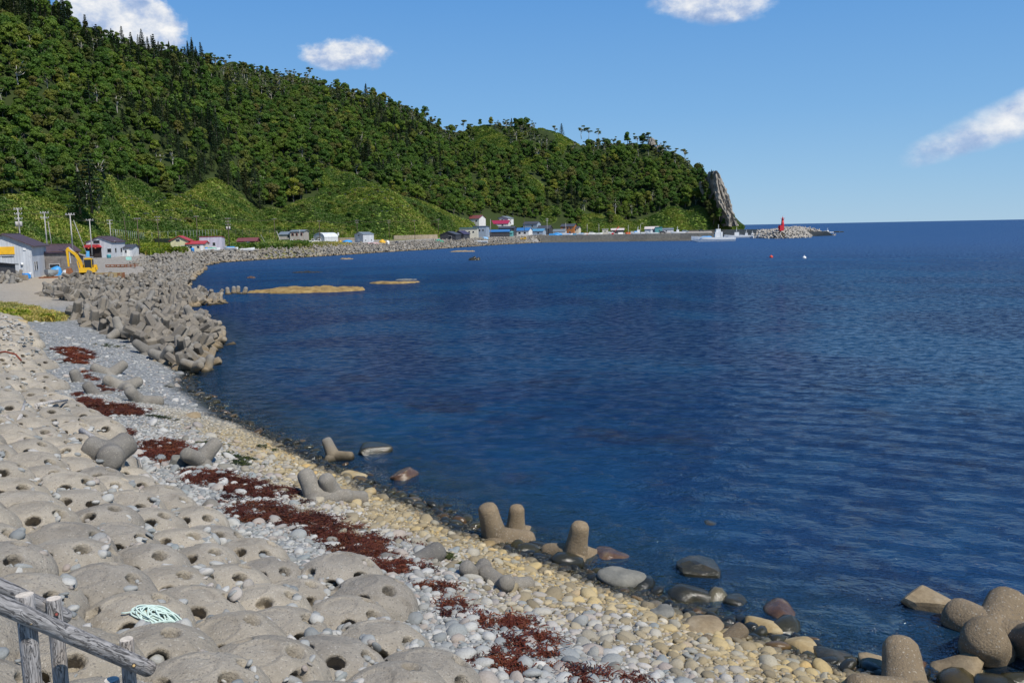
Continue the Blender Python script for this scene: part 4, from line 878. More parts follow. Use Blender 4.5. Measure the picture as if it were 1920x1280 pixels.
V_ = [ # name,label,px,d,w,l,h,rh,rot,wall,roof,py,ridge,wins
 ('shed', 'black gabled shed with a white shutter behind the green tarpaulin', 845, 405, 7.6, 6, 2.3, 1.3, -20, 'dk', 'dkroof', None, 'y', [('f', 1.0, 1.0, 1.8, 1.6)]),
 ('shed', 'black shed with a purple dark roof just right of the shuttered black shed', 866, 412, 5.2, 6, 2.2, 1.4, -25, 'dk', 'purp', None, 'y', []),
 ('house', 'cream long house with a dark green roof behind the black sheds', 880, 440, 8.5, 6, 4.4, .4, -6, 'cream', 'olive', None, 'x', [('f', -1.5, 2.8, .9, .9), ('f', .5, 2.8, .9, .9), ('f', 2.5, 2.8, .9, .9)]),
 ('house', 'blue grey flat roofed two storey house in the village centre', 903, 430, 6.4, 6, 5.2, .3, -14, 'bgrey', 'slate', None, 's', [('f', -1.8, 3.6, .8, .9), ('f', 0, 3.6, .8, .9), ('f', 1.7, 3.6, .8, .9)]),
 ('shed', 'long low shed with a bright blue roof beside the blue grey house', 934, 440, 11.5, 6, 2.4, .9, -4, 'dk', 'blue', None, 'x', []),
 ('hut', 'small teal hut in front of the long blue roofed shed', 954, 425, 4.0, 3.5, 1.8, .5, -10, 'teal', 'teal', None, 'x', []),
 ('house', 'white house with a maroon roof high on the grass slope', 892, 545, 10, 8, 3.6, 1.8, -28, 'white', 'maroon', 421, 'x', [('f', 3, 2.2, 1.2, 1)]),
 ('house', 'white house with a crimson roof above the black house', 939, 520, 10.5, 7, 2.0, 1.8, -12, 'white', 'mag', 426, 'x', [('f', 2, 1.2, 1.2, .8)]),
 ('house', 'white and grey house with a dark roof behind the crimson roofed one', 948, 560, 8, 7, 3.4, 1.3, -30, 'white', 'slate', 420, 'y', [('f', 0, 2.4, 1.2, .9), ('r', 0, 2.4, 1, .9)]),
 ('house', 'black two part house below the crimson roof', 952, 475, 8.4, 6, 4.2, .8, -14, 'dk', 'dkroof', None, 'x', [('f', -2, 3, 1, .8), ('f', .4, 3, 1, .8), ('f', 2.6, 3, 1, .8)]),
 ('house', 'grey house with a blue roof and white front, first right of the black house', 983, 462, 7.0, 6, 2.6, 1.3, -20, 'white', 'blue', None, 'x', [('f', -1.4, 1.4, 1.2, .9), ('f', 1.4, 1.4, 1.2, .9)]),
 ('house', 'dark blue grey house under the trees behind the blue roofs', 998, 540, 9, 6, 4.2, 1.3, -25, 'bgrey', 'dkroof', 433, 'x', [('f', 1.5, 3, 1.1, .9)]),
 ('house', 'grey house with a pale blue roof, second from the black house', 1009, 466, 7.0, 6, 2.2, 1.0, -18, 'bgrey', 'lblue', None, 'x', [('f', 1, 1.2, 1, .8)]),
 ('house', 'black house with a white door and steep charcoal roof', 1022, 492, 7.0, 6, 3.4, 1.6, -22, 'dk', 'dkroof', None, 'x', [('f', -1.2, 1.4, 1, .9), ('f', 1.4, 2.6, 1, .9)]),
 ('shed', 'low grey roofed shed among stacked boats left of the orange house', 1050, 478, 6.4, 5, 1.7, 1.1, -14, 'lgrey', 'slate', None, 'x', []),
 ('house', 'orange timber two storey house with a charcoal roof', 1067, 500, 7.6, 7, 4.4, 1.3, -20, 'oran', 'dkroof', None, 'x', [('f', -1.8, 3.4, 1, .9), ('f', .3, 3.4, 1, .9), ('f', 2.2, 3.4, 1, .9), ('f', -1.5, 1.2, 1.2, .9), ('f', 1.6, 1.2, 1.2, .9)]),
 ('house', 'smaller orange and cream house attached right of the orange one', 1081, 505, 3.8, 5, 3.4, .8, -20, 'cream', 'dkroof', None, 'x', [('f', 0, 2.4, 1, .9)]),
 ('hut', 'small cream hut on the harbour front', 1135, 520, 3.2, 3, 2.4, .3, -10, 'cream', 'white', None, 's', [('f', 0, 1.4, .8, .7)]),
 ('shed', 'long open shed with a pale roof beside the red crane', 1158, 545, 7.5, 5, 2.0, .9, -6, 'dk', 'pale', None, 'x', []),
 ('shed', 'harbour shed with a pale pink roof', 1222, 560, 8.0, 6, 2.4, 1.3, -14, 'bgrey', 'pale', None, 'x', [('f', 1.5, 1.2, 1, .8)]),
 ('hut', 'teal roofed hut attached right of the pink roofed shed', 1235, 556, 4.0, 4, 2.6, .8, -14, 'teal', 'teal', None, 's', [('f', .6, 1.4, .9, .7)]),
 ('shed', 'grey low shed at the foot of the headland', 1252, 590, 7.0, 5, 1.9, .7, -8, 'lgrey', 'slate', None, 'x', [('f', -1, 1, 1, .7)]),
]
for (nm, lab, px_, d_, w_, l_, h_, rh_, ro_, wa, rf, py_, rg, wn) in V_:
    house(nm, lab, px_, d_, w_, l_, h_, rh_, ro_, C[wa], C[rf], py=py_, ridge=rg, wins=wn, cat='shed' if nm == 'shed' else ('hut' if nm == 'hut' else 'house'))

# ------------------------------------------------------------------ utility poles
M_POLE = paint('concrete_pole', (.42, .40, .37), .8); M_POLED = paint('brown_pole', (.10, .07, .055), .8); M_INS = paint('insulator_white', (.6, .6, .6), .4)
def pole(px, ytop, ybase, d, m=M_POLE, label='', arms=1, box_=False, lean=0, kind='utility_pole', r0=.14):
    if 815 < px < 1200: d = max(d, dshore(px) + 20)
    b = PD(px, ybase, d); t_ = PD(px, ytop, d); zb = min(b.z, t_.z - 5)
    if b.z > 14: pass
    g0 = gz(b.x, b.y); z0 = max(min(b.z, g0 + 4), g0 - .3) if b.z > g0 - .3 else b.z
    h = t_.z - b.z; e = empty(kind, (b.x, b.y, b.z), 0, label, 'utility pole' if kind == 'utility_pole' else 'pole', 'utility poles along the coast road' if kind == 'utility_pole' else None)
    e.rotation_euler = (0, lean, 0)
    MB().tube([(0, 0, -1.5), (0, 0, h)], [r0, r0 * .6], 8).build('shaft', m, e)
    for k in range(arms):
        z_ = h - .25 - k * .95; a = MB().box((0, 0, z_), (1.7 if k == 0 else 1.3, .1, .1)); a.build('crossarm', m, e)
        for u in (-.7, -.25, .25, .7): MB().tube([(u, 0, z_ + .05), (u, 0, z_ + .28)], .06, 6).build('insulator', M_INS, e)
    if box_:
        for u in (-.42, .42): MB().tube([(u, -.1, h - 3.6), (u, -.1, h - 2.6)], .26, 10).build('transformer', M_POLE, e)
    return e
for a_ in ((38, 390, 446, 200, M_POLE, 'grey pole with two transformers and three crossarms, nearest the left edge', 3, True), (88, 397, 458, 190, M_POLE, 'grey pole just left of the excavator boom, behind the plank shed', 2), (136, 400, 462, 178, M_POLE, 'grey pole rising directly behind the excavator boom', 1),
           (172, 411, 466, 215, M_POLE, 'thin grey pole at the left corner of the red awning house', 1), (208, 412, 448, 285, M_POLE, 'pale pole behind the roof of the red awning house', 2), (261, 409, 466, 245, M_POLED, 'dark pole just right of the small grey annex', 1), (298, 406, 456, 290, M_POLED, 'dark pole in the herb bank left of the cream yellow house', 2),
           (371, 405, 452, 302, M_POLED, 'dark pole behind the red roofed white wing', 1), (430, 409, 461, 296, M_POLED, 'dark pole with boxes right of the lilac house', 3, True), (516, 410, 452, 350, M_POLED, 'dark pole left of the beige two storey house', 1), (563, 430, 452, 365, M_POLE, 'short grey pole in front of the beige house', 0),
           (600, 414, 452, 362, M_POLED, 'dark pole in front of the silver arched barn', 1), (670, 413, 436, 420, M_POLED, 'dark pole rising behind the lone grey shed', 2), (730, 413, 446, 430, M_POLED, 'dark pole beside the orange yellow tarpaulin', 2), (778, 413, 446, 440, M_POLED, 'dark pole in front of the long low pale wall', 1),
           (822, 411, 434, 455, M_POLED, 'dark pole behind the shuttered black shed', 1), (892, 411, 432, 470, M_POLED, 'dark pole below the white house on the slope', 0), (920, 411, 436, 450, M_POLE, 'pale pole left of the crimson roof', 0), (983, 412, 430, 500, M_POLED, 'dark pole behind the blue roofed white house', 0),
           (1026, 410, 434, 480, M_POLE, 'pale pole with double crossarms above the charcoal roofed black house', 2), (1061, 418, 440, 470, M_POLE, 'pale pole in front of the orange timber house', 0), (1101, 420, 438, 500, M_POLE, 'white lamp pole on the quay right of the orange house', 0), (1123, 420, 436, 530, M_POLE, 'thin pole between orange house and cream hut', 0),
           (1178, 422, 438, 500, M_POLE, 'white pole on the quay left of the blue covered boat', 0), (1381, 409, 424, 690, M_POLED, 'pole standing at the very tip of the headland', 1)):
    pole(*a_)
for a_ in ((237, 407, 442, 330, M_POLED, 'leaning dark pole on the slope behind the annex', 0, False, -.07), (527, 432, 455, 345, M_POLE, 'pale leaning brace pole left of the beige house', 0, False, -.32), (1201, 421, 438, 500, M_POLE, 'street lamp with a curved arm on the quay', 0, False, 0)):
    e = pole(*a_, kind='street_lamp' if 'lamp with' in a_[5] else 'leaning_pole', r0=.14)
    if 'lamp with' in a_[5]: MB().tube([(0, 0, 5.1), (.4, 0, 5.5), (1.1, 0, 5.6)], .07, 6).build('lamp_arm', M_POLE, e); box('lamp_head', (1.2, 0, 5.6), (.6, .2, .12), WHITE, e)
M_WIRE = paint('steel_wire', (.30, .29, .26), .5)
for (x0, y0, x1, y1, d_, lab) in ((138, 413, 162, 475, 176, 'guy wire slanting right from the pole behind the excavator'), (90, 415, 97, 460, 188, 'guy wire of the pole behind the plank shed'), (489, 440, 501, 463, 320, 'white stay pole leaning over the grass right of the hut')):
    MB().tube([PD(x0, y0, d_), PD(x1, y1, d_ - 2)], .07, 5).build('guy_wire', M_WIRE); tag(bpy.data.objects[-1] if False else COL.objects[-1], lab, 'wire')

WP = [(-60, 385, 205), (38, 391, 200), (88, 398, 190), (136, 401, 178), (172, 412, 215), (208, 413, 285), (261, 410, 245), (298, 407, 290), (371, 406, 302), (430, 410, 296), (516, 411, 350), (600, 415, 362), (670, 414, 420), (730, 414, 430), (778, 414, 440), (822, 412, 455)]
WN = 'the left edge|the transformer pole|the plank shed|the excavator boom|the red awning house corner|the red awning roof|the small grey annex|the herb bank|the white wing|the lilac house|the beige house|the arched barn|the lone grey shed|the orange yellow tarpaulin|the long pale wall|the black shed'.split('|')
for k in range(len(WP) - 1):
    a_, b_ = PD(*WP[k]), PD(*WP[k + 1]); mb = MB()
    for off in (-.6, .6): mb.tube([a_.lerp(b_, f) + Vector((off, 0, .2 - 4 * f * (1 - f) * .9)) for f in (0, .2, .4, .6, .8, 1)], .022, 4)
    tag(mb.build('power_line', M_POLED), 'sagging power line from ' + WN[k] + ' to ' + WN[k + 1], 'wire')
# snow fence along the foot of the slope, and rows of small avalanche barriers
def fence_run(label, pts, h, step, m, mesh_m, rails=2):
    e = empty('safety_fence', pts[0], 0, label, 'fence'); p0 = Vector(pts[0]); tot = 0
    for a, b in zip(pts[:-1], pts[1:]):
        a, b = Vector(a) - p0, Vector(b) - p0; n = max(1, int((b - a).length / step))
        for k in range(n): q = a.lerp(b, k / n); MB().tube([q + Vector((0, 0, -1.5)), q + Vector((0, 0, h))], .06, 5).build('post', m, e)
        for r__ in range(rails): z_ = h * (r__ + 1) / rails - .05; MB().tube([a + Vector((0, 0, z_)), b + Vector((0, 0, z_))], .025, 4).build('rail', mesh_m, e)
M_FP = paint('galvanised_post', (.26, .30, .27), .5); M_FD = paint('black_fence_steel', (.03, .03, .035), .6)
fence_run('row of pale fence posts on top of the wall behind the red awning house', [PD(208, 441, 330), PD(270, 447, 372), PD(345, 443, 372), PD(412, 440, 400)], 2.2, 2.6, M_FP, M_FP, 1)
fence_run('black mesh fence along the slope foot behind the beige house', [PD(416, 440, 395), PD(530, 441, 405), PD(650, 438, 432)], 2.4, 3.0, M_FD, M_FD, 6)
bpos, bpx, bpy_, _ = hill_samples(90000, 9)
M_BAR = paint('barrier_steel', (.09, .10, .11), .6)
bm_ = MB(); bm_.box((0, 0, .55), (1.5, .12, .22)).box((0, 0, .2), (1.5, .12, .18)).box((-.6, .3, .2), (.1, .7, .1), (.6, 0, 0)).box((.6, .3, .2), (.1, .7, .1), (.6, 0, 0)); bar_me = bm_.mesh('barrier'); bar_me.materials.append(M_BAR)
ROWS = [((222, 362), (275, 366), 6, 'top row left of the bare gully'), ((292, 371), (356, 381), 8, 'upper row crossing the left grass slope'), ((228, 380), (245, 378), 3, 'short row left of the middle rows'), ((268, 391), (285, 389), 3, 'short middle row on the left slope'), ((302, 389), (375, 402), 9, 'lower row on the left slope'), ((318, 411), (345, 413), 4, 'lowest row on the left slope'),
        ((648, 375), (708, 367), 8, 'upper row on the right grass slope'), ((668, 392), (726, 384), 8, 'middle row on the right grass slope'), ((722, 402), (733, 401), 2, 'pair above the roadside pole'), ((715, 417), (765, 416), 6, 'lowest row on the right grass slope')]
bt = np.stack([bpx, bpy_], 1)
for a_, b_, n_, lab in ROWS:
    for k in range(n_):
        q = np.array(a_) + (np.array(b_) - np.array(a_)) * k / (n_ - 1) + rng.normal(size=2) * .6; i_ = np.argmin(((bt - q) ** 2).sum(1))
        o = link('avalanche_barrier', bar_me, None, None, bpos[i_] + np.array([0, 0, .5]), (0, 0, -.5)); tag(o, 'small dark steel barrier in the ' + lab, 'barrier', lab)

# ------------------------------------------------------------------ tetrapods
TV = [Vector((0, 0, 1))] + [Vector((math.sqrt(8) / 3 * math.cos(a), math.sqrt(8) / 3 * math.sin(a), -1 / 3)) for a in (0, 2 * math.pi / 3, 4 * math.pi / 3)]
def tetra_mesh(n, rr, ln, smooth, seed=0, bump=0.0):
    b = MB(); r2 = random.Random(seed)
    prof = [(.0, rr[0]), (.45 * ln, rr[0] * .93), (.88 * ln, rr[1]), (.97 * ln, rr[1] * .93), (1.0 * ln, rr[1] * .72)] if not smooth else [(0, rr[0] * 1.08), (.22 * ln, rr[0] * 1.03), (.42 * ln, rr[0] * .93), (.6 * ln, (rr[0] + rr[1]) * .47), (.76 * ln, rr[1]), (.87 * ln, rr[1] * .94), (.95 * ln, rr[1] * .76), (.99 * ln, rr[1] * .46), (1.0 * ln, rr[1] * .12)]
    for v in TV:
        q = v.to_track_quat('Z', 'Y').to_matrix(); vs = []; fs = []; ph = r2.random() * 6.28
        for (z, r_) in prof:
            for k in range(n):
                a = 2 * math.pi * k / n + (0 if smooth else math.pi / n); rr_ = r_ * (1 + bump * math.sin(3 * a + ph + z * 2)); vs.append(q @ Vector((rr_ * math.cos(a), rr_ * math.sin(a), z)))
        m_ = len(prof)
        for i in range(m_ - 1):
            for k in range(n): fs.append((i * n + k, i * n + (k + 1) % n, (i + 1) * n + (k + 1) % n, (i + 1) * n + k))
        fs.append(tuple((m_ - 1) * n + k for k in range(n))); b.add(vs, fs, None, smooth)
    return b.mesh('tetrapod')
TM_HEX = [tetra_mesh(6, (.42, .35), 1.45, False, 1), tetra_mesh(6, (.47, .38), 1.38, False, 2)]
TM_RND = [tetra_mesh(16, (.42, .35), 1.38, True, k, .03) for k in (3, 4)]
TM_STUB = tetra_mesh(18, (.50, .46), .98, True, 9, .02); TM_STUB.materials.append(M_TETB)
TM_TAN = [me_.copy() for me_ in TM_RND]
for me_ in TM_TAN: me_.materials.append(M_TETT)
for me_ in TM_HEX: me_.materials.append(M_TET)
for me_ in TM_RND: me_.materials.append(M_TETB)
def world_dir(r_, u_, t_):   # right, up, towards the viewer
    return Vector((r_, -t_, u_)).normalized()
def tetra_at(p, leg, spin, label, me_=None, sc=1.0, group=None):
    if spin < 0:      # turn the other three legs as low as they go
        q0 = Vector(TV[0]).rotation_difference(leg); spin = min((k * .05 for k in range(126)), key=lambda a_: max((q0 @ (Matrix.Rotation(a_, 4, 'Z').to_quaternion() @ v)).z for v in TV[1:]))
    q = Vector(TV[0]).rotation_difference(leg); q = q @ Matrix.Rotation(spin, 4, 'Z').to_quaternion()
    o = link('tetrapod', me_ or TM_RND[0], None, None, p, None, sc); o.rotation_mode = 'QUATERNION'; o.rotation_quaternion = q
    return tag(o, label, 'tetrapod', group)
BT = [  # px, py of the centre, z above ground, leg direction (right, up, towards), spin, scale, label
    (210, 903, .62, (.44, .12, .88), -1, .95, 'grey tetrapod with one ball like leg end hanging over the dome blocks'),
    (375, 872, .05, (-.2, .5, .8), 1.0, .80, 'half buried tetrapod with two stubs in the red seaweed'),
    (596, 935, -.12, (-.45, .8, -.3), .4, .90, 'grey tetrapod with leaning legs half sunk in the middle of the beach'),
    (630, 935, -.10, (-.25, .85, .35), 2.2, .84, 'grey tetrapod leaning in front of the other one in mid beach'),
    (930, 1010, -.10, (-.22, .95, .1), .2, .98, 'tetrapod with its tall leg upright at the yellow stones'),
    (966, 1004, .0, (.08, .95, .15), .9, .80, 'shorter tetrapod leg standing right of the tall upright one'),
    (1078, 1048, .05, (.15, .9, .2), .5, .88, 'tetrapod at the water edge with one leg up and one lying forward'),
    (945, 1098, -.12, (.1, .55, .8), .3, .66, 'tetrapod leg end poking from the grey cobbles'),
    (893, 1078, -.22, (-.3, .75, .5), 1.3, .66, 'blunt tetrapod stub left of the other one in the grey cobbles'),
    (626, 862, .05, (-.35, .85, -.1), 1.9, .72, 'tetrapod standing at the black wet stones'),
    (768, 1042, -.42, (-.6, .45, .5), .2, .85, 'almost buried tetrapod beside the seaweed line'),
    (206, 700, -.2, (-.7, .45, .2), .5, 1.0, 'lying tetrapod farthest up the beach by the seaweed'),
    (232, 728, -.12, (-.75, .5, .1), 1.1, 1.0, 'tetrapod with a long leg pointing left above the crossed pair'),
    (262, 752, -.15, (-.2, .7, .6), .1, .95, 'tetrapod with its legs spread on the grey gravel'),
    (150, 716, -.35, (-.2, .9, .2), .4, .9, 'buried tetrapod stub at the edge of the dome blocks'),
    (182, 738, -.35, (-.3, .8, .3), 1.4, .9, 'second buried stub right of the first, by the dome blocks'),
    (310, 680, .2, (.5, .6, .5), .9, 1.05, 'round legged tetrapod in front of the heap with its leg pointing right'),
    (276, 664, .1, (-.5, .6, .4), 2.0, 1.0, 'round legged tetrapod lying in front of the heap'),
    (1850, 1240, -.30, (-.42, .62, .66), .8, 1.55, 'tan tetrapod in the sea at the lower right with a leg raised to the left'),
    (1925, 1245, -.15, (-.1, .6, .8), .3, 1.5, 'tan tetrapod cut off by the right edge of the picture'),
    (1700, 1296, -.30, (-.8, .35, .3), 1.2, 1.2, 'tetrapod lying on the stones at the bottom edge'),
    (1352, 1192, -.32, (-.6, .5, .5), .4, .62, 'sandstone coloured tetrapod half sunk in the yellow stones'),
    (428, 950, -.55, (.7, .3, .3), .9, .8, 'flat buried concrete lump left of the seaweed strip'),
]
for (px_, py_, dz, leg, sp, sc_, lab) in BT:
    p = on(px_, py_); sc_ *= .76; p.z = max(p.z, -.15) + .12 * sc_ + dz; mm_ = TM_RND[0 if sp < 1 else 1]
    if px_ > 880 and dz > -.4 and 'grey' not in lab: mm_ = TM_TAN[0 if sp < 1 else 1]
    if sp < 0: mm_ = TM_STUB
    tetra_at(p, world_dir(*leg), sp, lab, mm_, sc_)

PILES = [  # polygon (photo pixels on the z=.5 level), top height, hex share, label, group
    ([(140, 632), (150, 605), (205, 583), (300, 574), (350, 590), (412, 614), (418, 634), (392, 652), (392, 684), (352, 688), (292, 668), (205, 648)], .95, .75, 'grey six sided tetrapod in the big heap nearest the viewer', 'near tetrapod heap'),
    ([(84, 575), (112, 556), (180, 546), (214, 552), (200, 574), (165, 592), (120, 592)], .1, .8, 'grey tetrapod in the small heap below the excavator', 'small heap below the excavator'),
    ([(222, 562), (246, 537), (330, 530), (352, 545), (412, 550), (414, 562), (330, 571), (240, 567)], .6, .85, 'grey tetrapod in the groyne jutting into the bay', 'groyne tetrapods'),
    ([(258, 536), (285, 508), (318, 494), (372, 494), (382, 503), (352, 522), (340, 536), (300, 541)], .8, .4, 'grey tetrapod in the broad bank right of the excavator', 'broad tetrapod bank'),
    ([(-40, 552), (-40, 525), (10, 524), (40, 545), (28, 556)], .1, .5, 'grey tetrapod in the little heap at the left edge', 'left edge heap'),
]
allp = []
for pi, (poly, top, hx, lab, grp) in enumerate(PILES):
    pw = pxpoly(poly, .5); lo, hi = pw.min(0), pw.max(0); A = (hi - lo).prod(); n = int(A * 9)
    q = lo + rng.random((n, 2)) * (hi - lo); q = q[inside(q[:, 0], q[:, 1], pw)]; q = q[thin(q, .90)]
    de = seg_dist(q[:, 0], q[:, 1], np.vstack([pw, pw[:1]])); g0 = np.maximum(ground_z(q[:, 0], q[:, 1]), -.35)
    z = g0 + .15 + np.minimum(top, de * .5) + rng.normal(size=len(q)) * .24
    for i_ in range(len(q)): allp.append((q[i_, 0], q[i_, 1], z[i_], pi, rng.random() < hx))
# long band along the shore
bs = SHORE[(SHORE[:, 1] > 105)]; bs = bs[:-2] if len(bs) > 2 else bs
X0, X1 = bs[:, 0].min() - 12, bs[:, 0].max() + 4; cand = []
n = 460000; q = np.stack([rng.uniform(X0 - 10, QB.x, n), rng.uniform(120, 520, n)], 1)
sq = sdist(q[:, 0], q[:, 1]); k_ = (sq > -2.2) & (sq < 11) & (q[:, 0] < QB.x - 1); q = q[k_]; sq = sq[k_]
pxq = None; k2 = thin(q, 1.32); q = q[k2]; sq = sq[k2]
ok = ~((q[:, 1] < 190) & (q[:, 0] < -62)); q = q[ok]; sq = sq[ok]
fade = 1 - sstep(q[:, 0], QB.x - 26, QB.x - 2)
z = -.25 + np.clip((sq + 2.2) * .42, 0, np.where(q[:, 1] < 220, 1.15, 2.7)) * (.35 + .65 * fade) + rng.normal(size=len(q)) * .3
gq0 = ground_z(q[:, 0], q[:, 1]); z = np.where(z < gq0 + .1, gq0 - .15, z); kk = (sq < 9) | (z > gq0 - .1) | (q[:, 1] < 240); q, z, sq = q[kk], z[kk], sq[kk]
for i_ in range(len(q)): allp.append((q[i_, 0], q[i_, 1], z[i_], 9, rng.random() < .25))
allp.sort(key=lambda a: a[0] ** 2 + a[1] ** 2)
for (px_, py_) in ((426, 550), (438, 549), (446, 548), (458, 549)): pass
GRP = {9: ('tetrapod in the long shore band that starts beyond the broad bank', 'shore band tetrapods')}
rest = []; srcs = {}
n_ind = 0
for (x, y, z, pi, hx) in allp:
    me_ = (TM_HEX if hx else TM_RND)[rng.integers(0, 2)]; el = rng.normal(size=4); el /= np.linalg.norm(el)
    sc_ = rng.uniform(.62, .76)
    if n_ind < 272:
        lab, grp = (PILES[pi][3], PILES[pi][4]) if pi != 9 else GRP[9]
        if pi == 0:
            v_ = Vector((x, y, z)) - EYE; ix_ = 960 + v_.dot(RGT) / v_.dot(FWD) * FPX; iy_ = 640 - v_.dot(UPV) / v_.dot(FWD) * FPX
            lab = ('six sided' if hx else 'round legged') + ' tetrapod in the ' + ['inland', 'middle', 'seaward'][int(np.searchsorted([240, 335], ix_))] + ' part of the big heap, ' + ['far', 'central', 'near'][int(np.searchsorted([588, 632], iy_))] + ' side'
        o = link('tetrapod', me_, None, None, (x, y, z), None, sc_); o.rotation_mode = 'QUATERNION'; o.rotation_quaternion = el; tag(o, lab, 'tetrapod', grp); srcs[me_.name] = o; n_ind += 1
    else: rest.append((x, y, z, me_.name, el, sc_))
order_ = list(srcs.keys()); 
rest = [r_ for r_ in rest if r_[3] in srcs]
scatter('tetrapod_seawall', [(a[0], a[1], a[2]) for a in rest], [tuple(rng.random(3) * 6.28) for a in rest], [(a[5],) * 3 for a in rest], [order_.index(a[3]) for a in rest], [srcs[k] for k in order_], label='long bank of piled concrete tetrapods along the bay')
for i_, (px_, py_, lab) in enumerate(((427, 552, 'first lone block off the groyne tip'), (438, 550, 'second, lowest lone block off the groyne tip'), (445, 549, 'upright lone block, third off the groyne tip'), (458, 551, 'outermost lone block off the groyne tip'))):
    p = P(px_, py_, 0); tetra_at(p + Vector((0, 0, -.1)), world_dir(.1 * i_, .9, .1), i_, 'tetrapod, ' + lab, TM_RND[i_ % 2], .8)

# breakwater with lighthouse
BW = [(1408, 446), (1440, 447.5), (1480, 447), (1517, 445.5), (1520, 443), (1490, 440), (1440, 440), (1412, 442)]
pw = pxpoly([(a, b) for a, b in BW], 0); pw = np.array([(p_[0], min(p_[1], 570)) for p_ in pw])
lo, hi = pw.min(0), pw.max(0); q = lo + rng.random((9000, 2)) * (hi - lo); q = q[inside(q[:, 0], q[:, 1], pw)]; q = q[thin(q, 1.35)]
de = seg_dist(q[:, 0], q[:, 1], np.vstack([pw, pw[:1]])); z = np.minimum(3.6 + 1.2 * sstep(q[:, 0], 160, 168), de * .9) + rng.normal(size=len(q)) * .3
core = MB(); cv = [(x, y, -1) for x, y in pw]; cx0, cy0 = pw.mean(0); cv += [(cx0 + (x - cx0) * .75, cy0 + (y - cy0) * .7, 2.9) for x, y in pw]; m_ = len(pw)
core.add(cv, [tuple(range(m_, 2 * m_))] + [(i, (i + 1) % m_, (i + 1) % m_ + m_, i + m_) for i in range(m_)])
bwe = empty('breakwater', (0, 0, 0), 0, 'breakwater head of heaped pale tetrapods carrying the red light tower', 'breakwater')
core.build('core', M_WALLC, bwe)
M_TETP = concrete_mat('sun_bleached_concrete', (.46, .43, .38), .4, False); pale = []
for i_, (x_, lab) in enumerate(((1420, 'pale tetrapod at the left foot of the breakwater head'), (1510, 'pale tetrapod at the right tip of the breakwater head'))):
    mp = TM_HEX[i_].copy(); mp.materials.clear(); mp.materials.append(M_TETP); pp = P(x_, 446, 0); oo = link('tetrapod', mp, None, None, (pp.x, pp.y, .3), (1, .4, i_), .95); pale.append(tag(oo, lab, 'tetrapod'))
tt = scatter('tetrapod_heap', np.column_stack([q, z]), rng.random((len(q), 3)) * 6.28, np.full((len(q), 3), .95), rng.integers(0, 2, len(q)), pale, parent=bwe)
M_LRED = paint('lighthouse_red', (.50, .018, .03), .45, var=.1); lp = P(1467, 447, 0); lz = 3.3; lp = PD(1466.5, 432.5, 520)
le = empty('lighthouse', (lp.x, lp.y, lp.z), .1, 'small red light tower with a red base block on the breakwater', 'lighthouse')
box('base_block', (-.6, 0, 1.5), (2.2, 2.2, 3.0), M_LRED, le); box('annex_block', (-1.9, 0, 1.8), (.7, .9, 1.4), M_LRED, le)
MB().tube([(.2, 0, -.5), (.2, 0, 3.2), (.2, 0, 6.3)], [.95, .85, .6], 14).build('tower', M_LRED, le)
MB().tube([(.2, 0, 6.3), (.2, 0, 6.5)], [1.0, 1.0], 12).build('gallery', M_LRED, le)
for k in range(8):
    a = k * math.pi / 4; MB().tube([(.2 + math.cos(a) * .92, math.sin(a) * .92, 6.5), (.2 + math.cos(a) * 1.05, math.sin(a) * 1.05, 7.3)], .05, 4).build('railing', M_LRED, le)
MB().tube([(.2, 0, 6.5), (.2, 0, 7.1), (.2, 0, 7.6)], [.3, .3, .15], 10).build('lantern', M_LRED, le)
MB().tube([(.2, 0, 7.6), (.2, 0, 8.4)], .05, 5).build('mast', M_LRED, le)

# ------------------------------------------------------------------ dome blocks of the revetment
HOLES = []; DOBJ = []
def dome_mesh(seed):
    V, F = ico_hi; r_ = np.random.default_rng(seed); V = V.copy(); n0 = V.copy()
    holes = []; a0 = r_.random() * 6.28
    for k in range(7): a = a0 + k * math.pi * 2 / 7 + r_.normal() * .06; e = R((43, 55)[k % 2] + r_.normal() * 4); holes.append((np.array([math.cos(e) * math.cos(a), math.cos(e) * math.sin(a), math.sin(e)]), .150, .44))
    rad = 1 + fbm(n0[:, 0] * 2 + seed, n0[:, 1] * 2 + n0[:, 2], 3, seed) * .035 + fbm(n0[:, 0] * 9 + seed, n0[:, 1] * 9 + n0[:, 2] * 9, 3, seed + 5) * .012
    # shallow round seat on the crown
    top = np.arccos(np.clip(n0[:, 2], -1, 1)); rad -= .05 * (1 - sstep(top, .29, .35))
    P_ = n0 * rad[:, None]
    for c, hr, dp in holes:
        ang = np.arccos(np.clip(n0 @ c, -1, 1)); k = ang < hr * 1.02
        t_ = n0[k] - (n0[k] @ c)[:, None] * c; t_ /= np.linalg.norm(t_, axis=1)[:, None] + 1e-9; a_ = ang[k]
        f = np.clip((hr - a_) / (hr * .45), 0, 1); wall = a_ > hr * .55
        rr = np.where(wall, hr * (1 - f * .06), hr * .94 * a_ / (hr * .55)); base = c * math.cos(hr) + t_ * rr[:, None] ; dn = np.where(wall, f, 1.0) * dp
        P_[k] = base * 1.0 - c * dn[:, None]
        rim = (~k) & (ang < hr * 1.25); P_[rim] -= c * (.02 * (1 - (ang[rim] / hr - 1.02) / .23))[:, None]
    P_ *= np.array([1.03, 1.03, .74]); keep = n0[F].mean(1)[:, 2] > -.25
    me = np_mesh('dome', P_, F[keep], True)
    HOLES.append([h_[0] for h_ in holes]); return me
ico_hi = ico(6)
DM = [dome_mesh(k) for k in range(5)]
for me_ in DM: me_.materials.append(M_DOME)
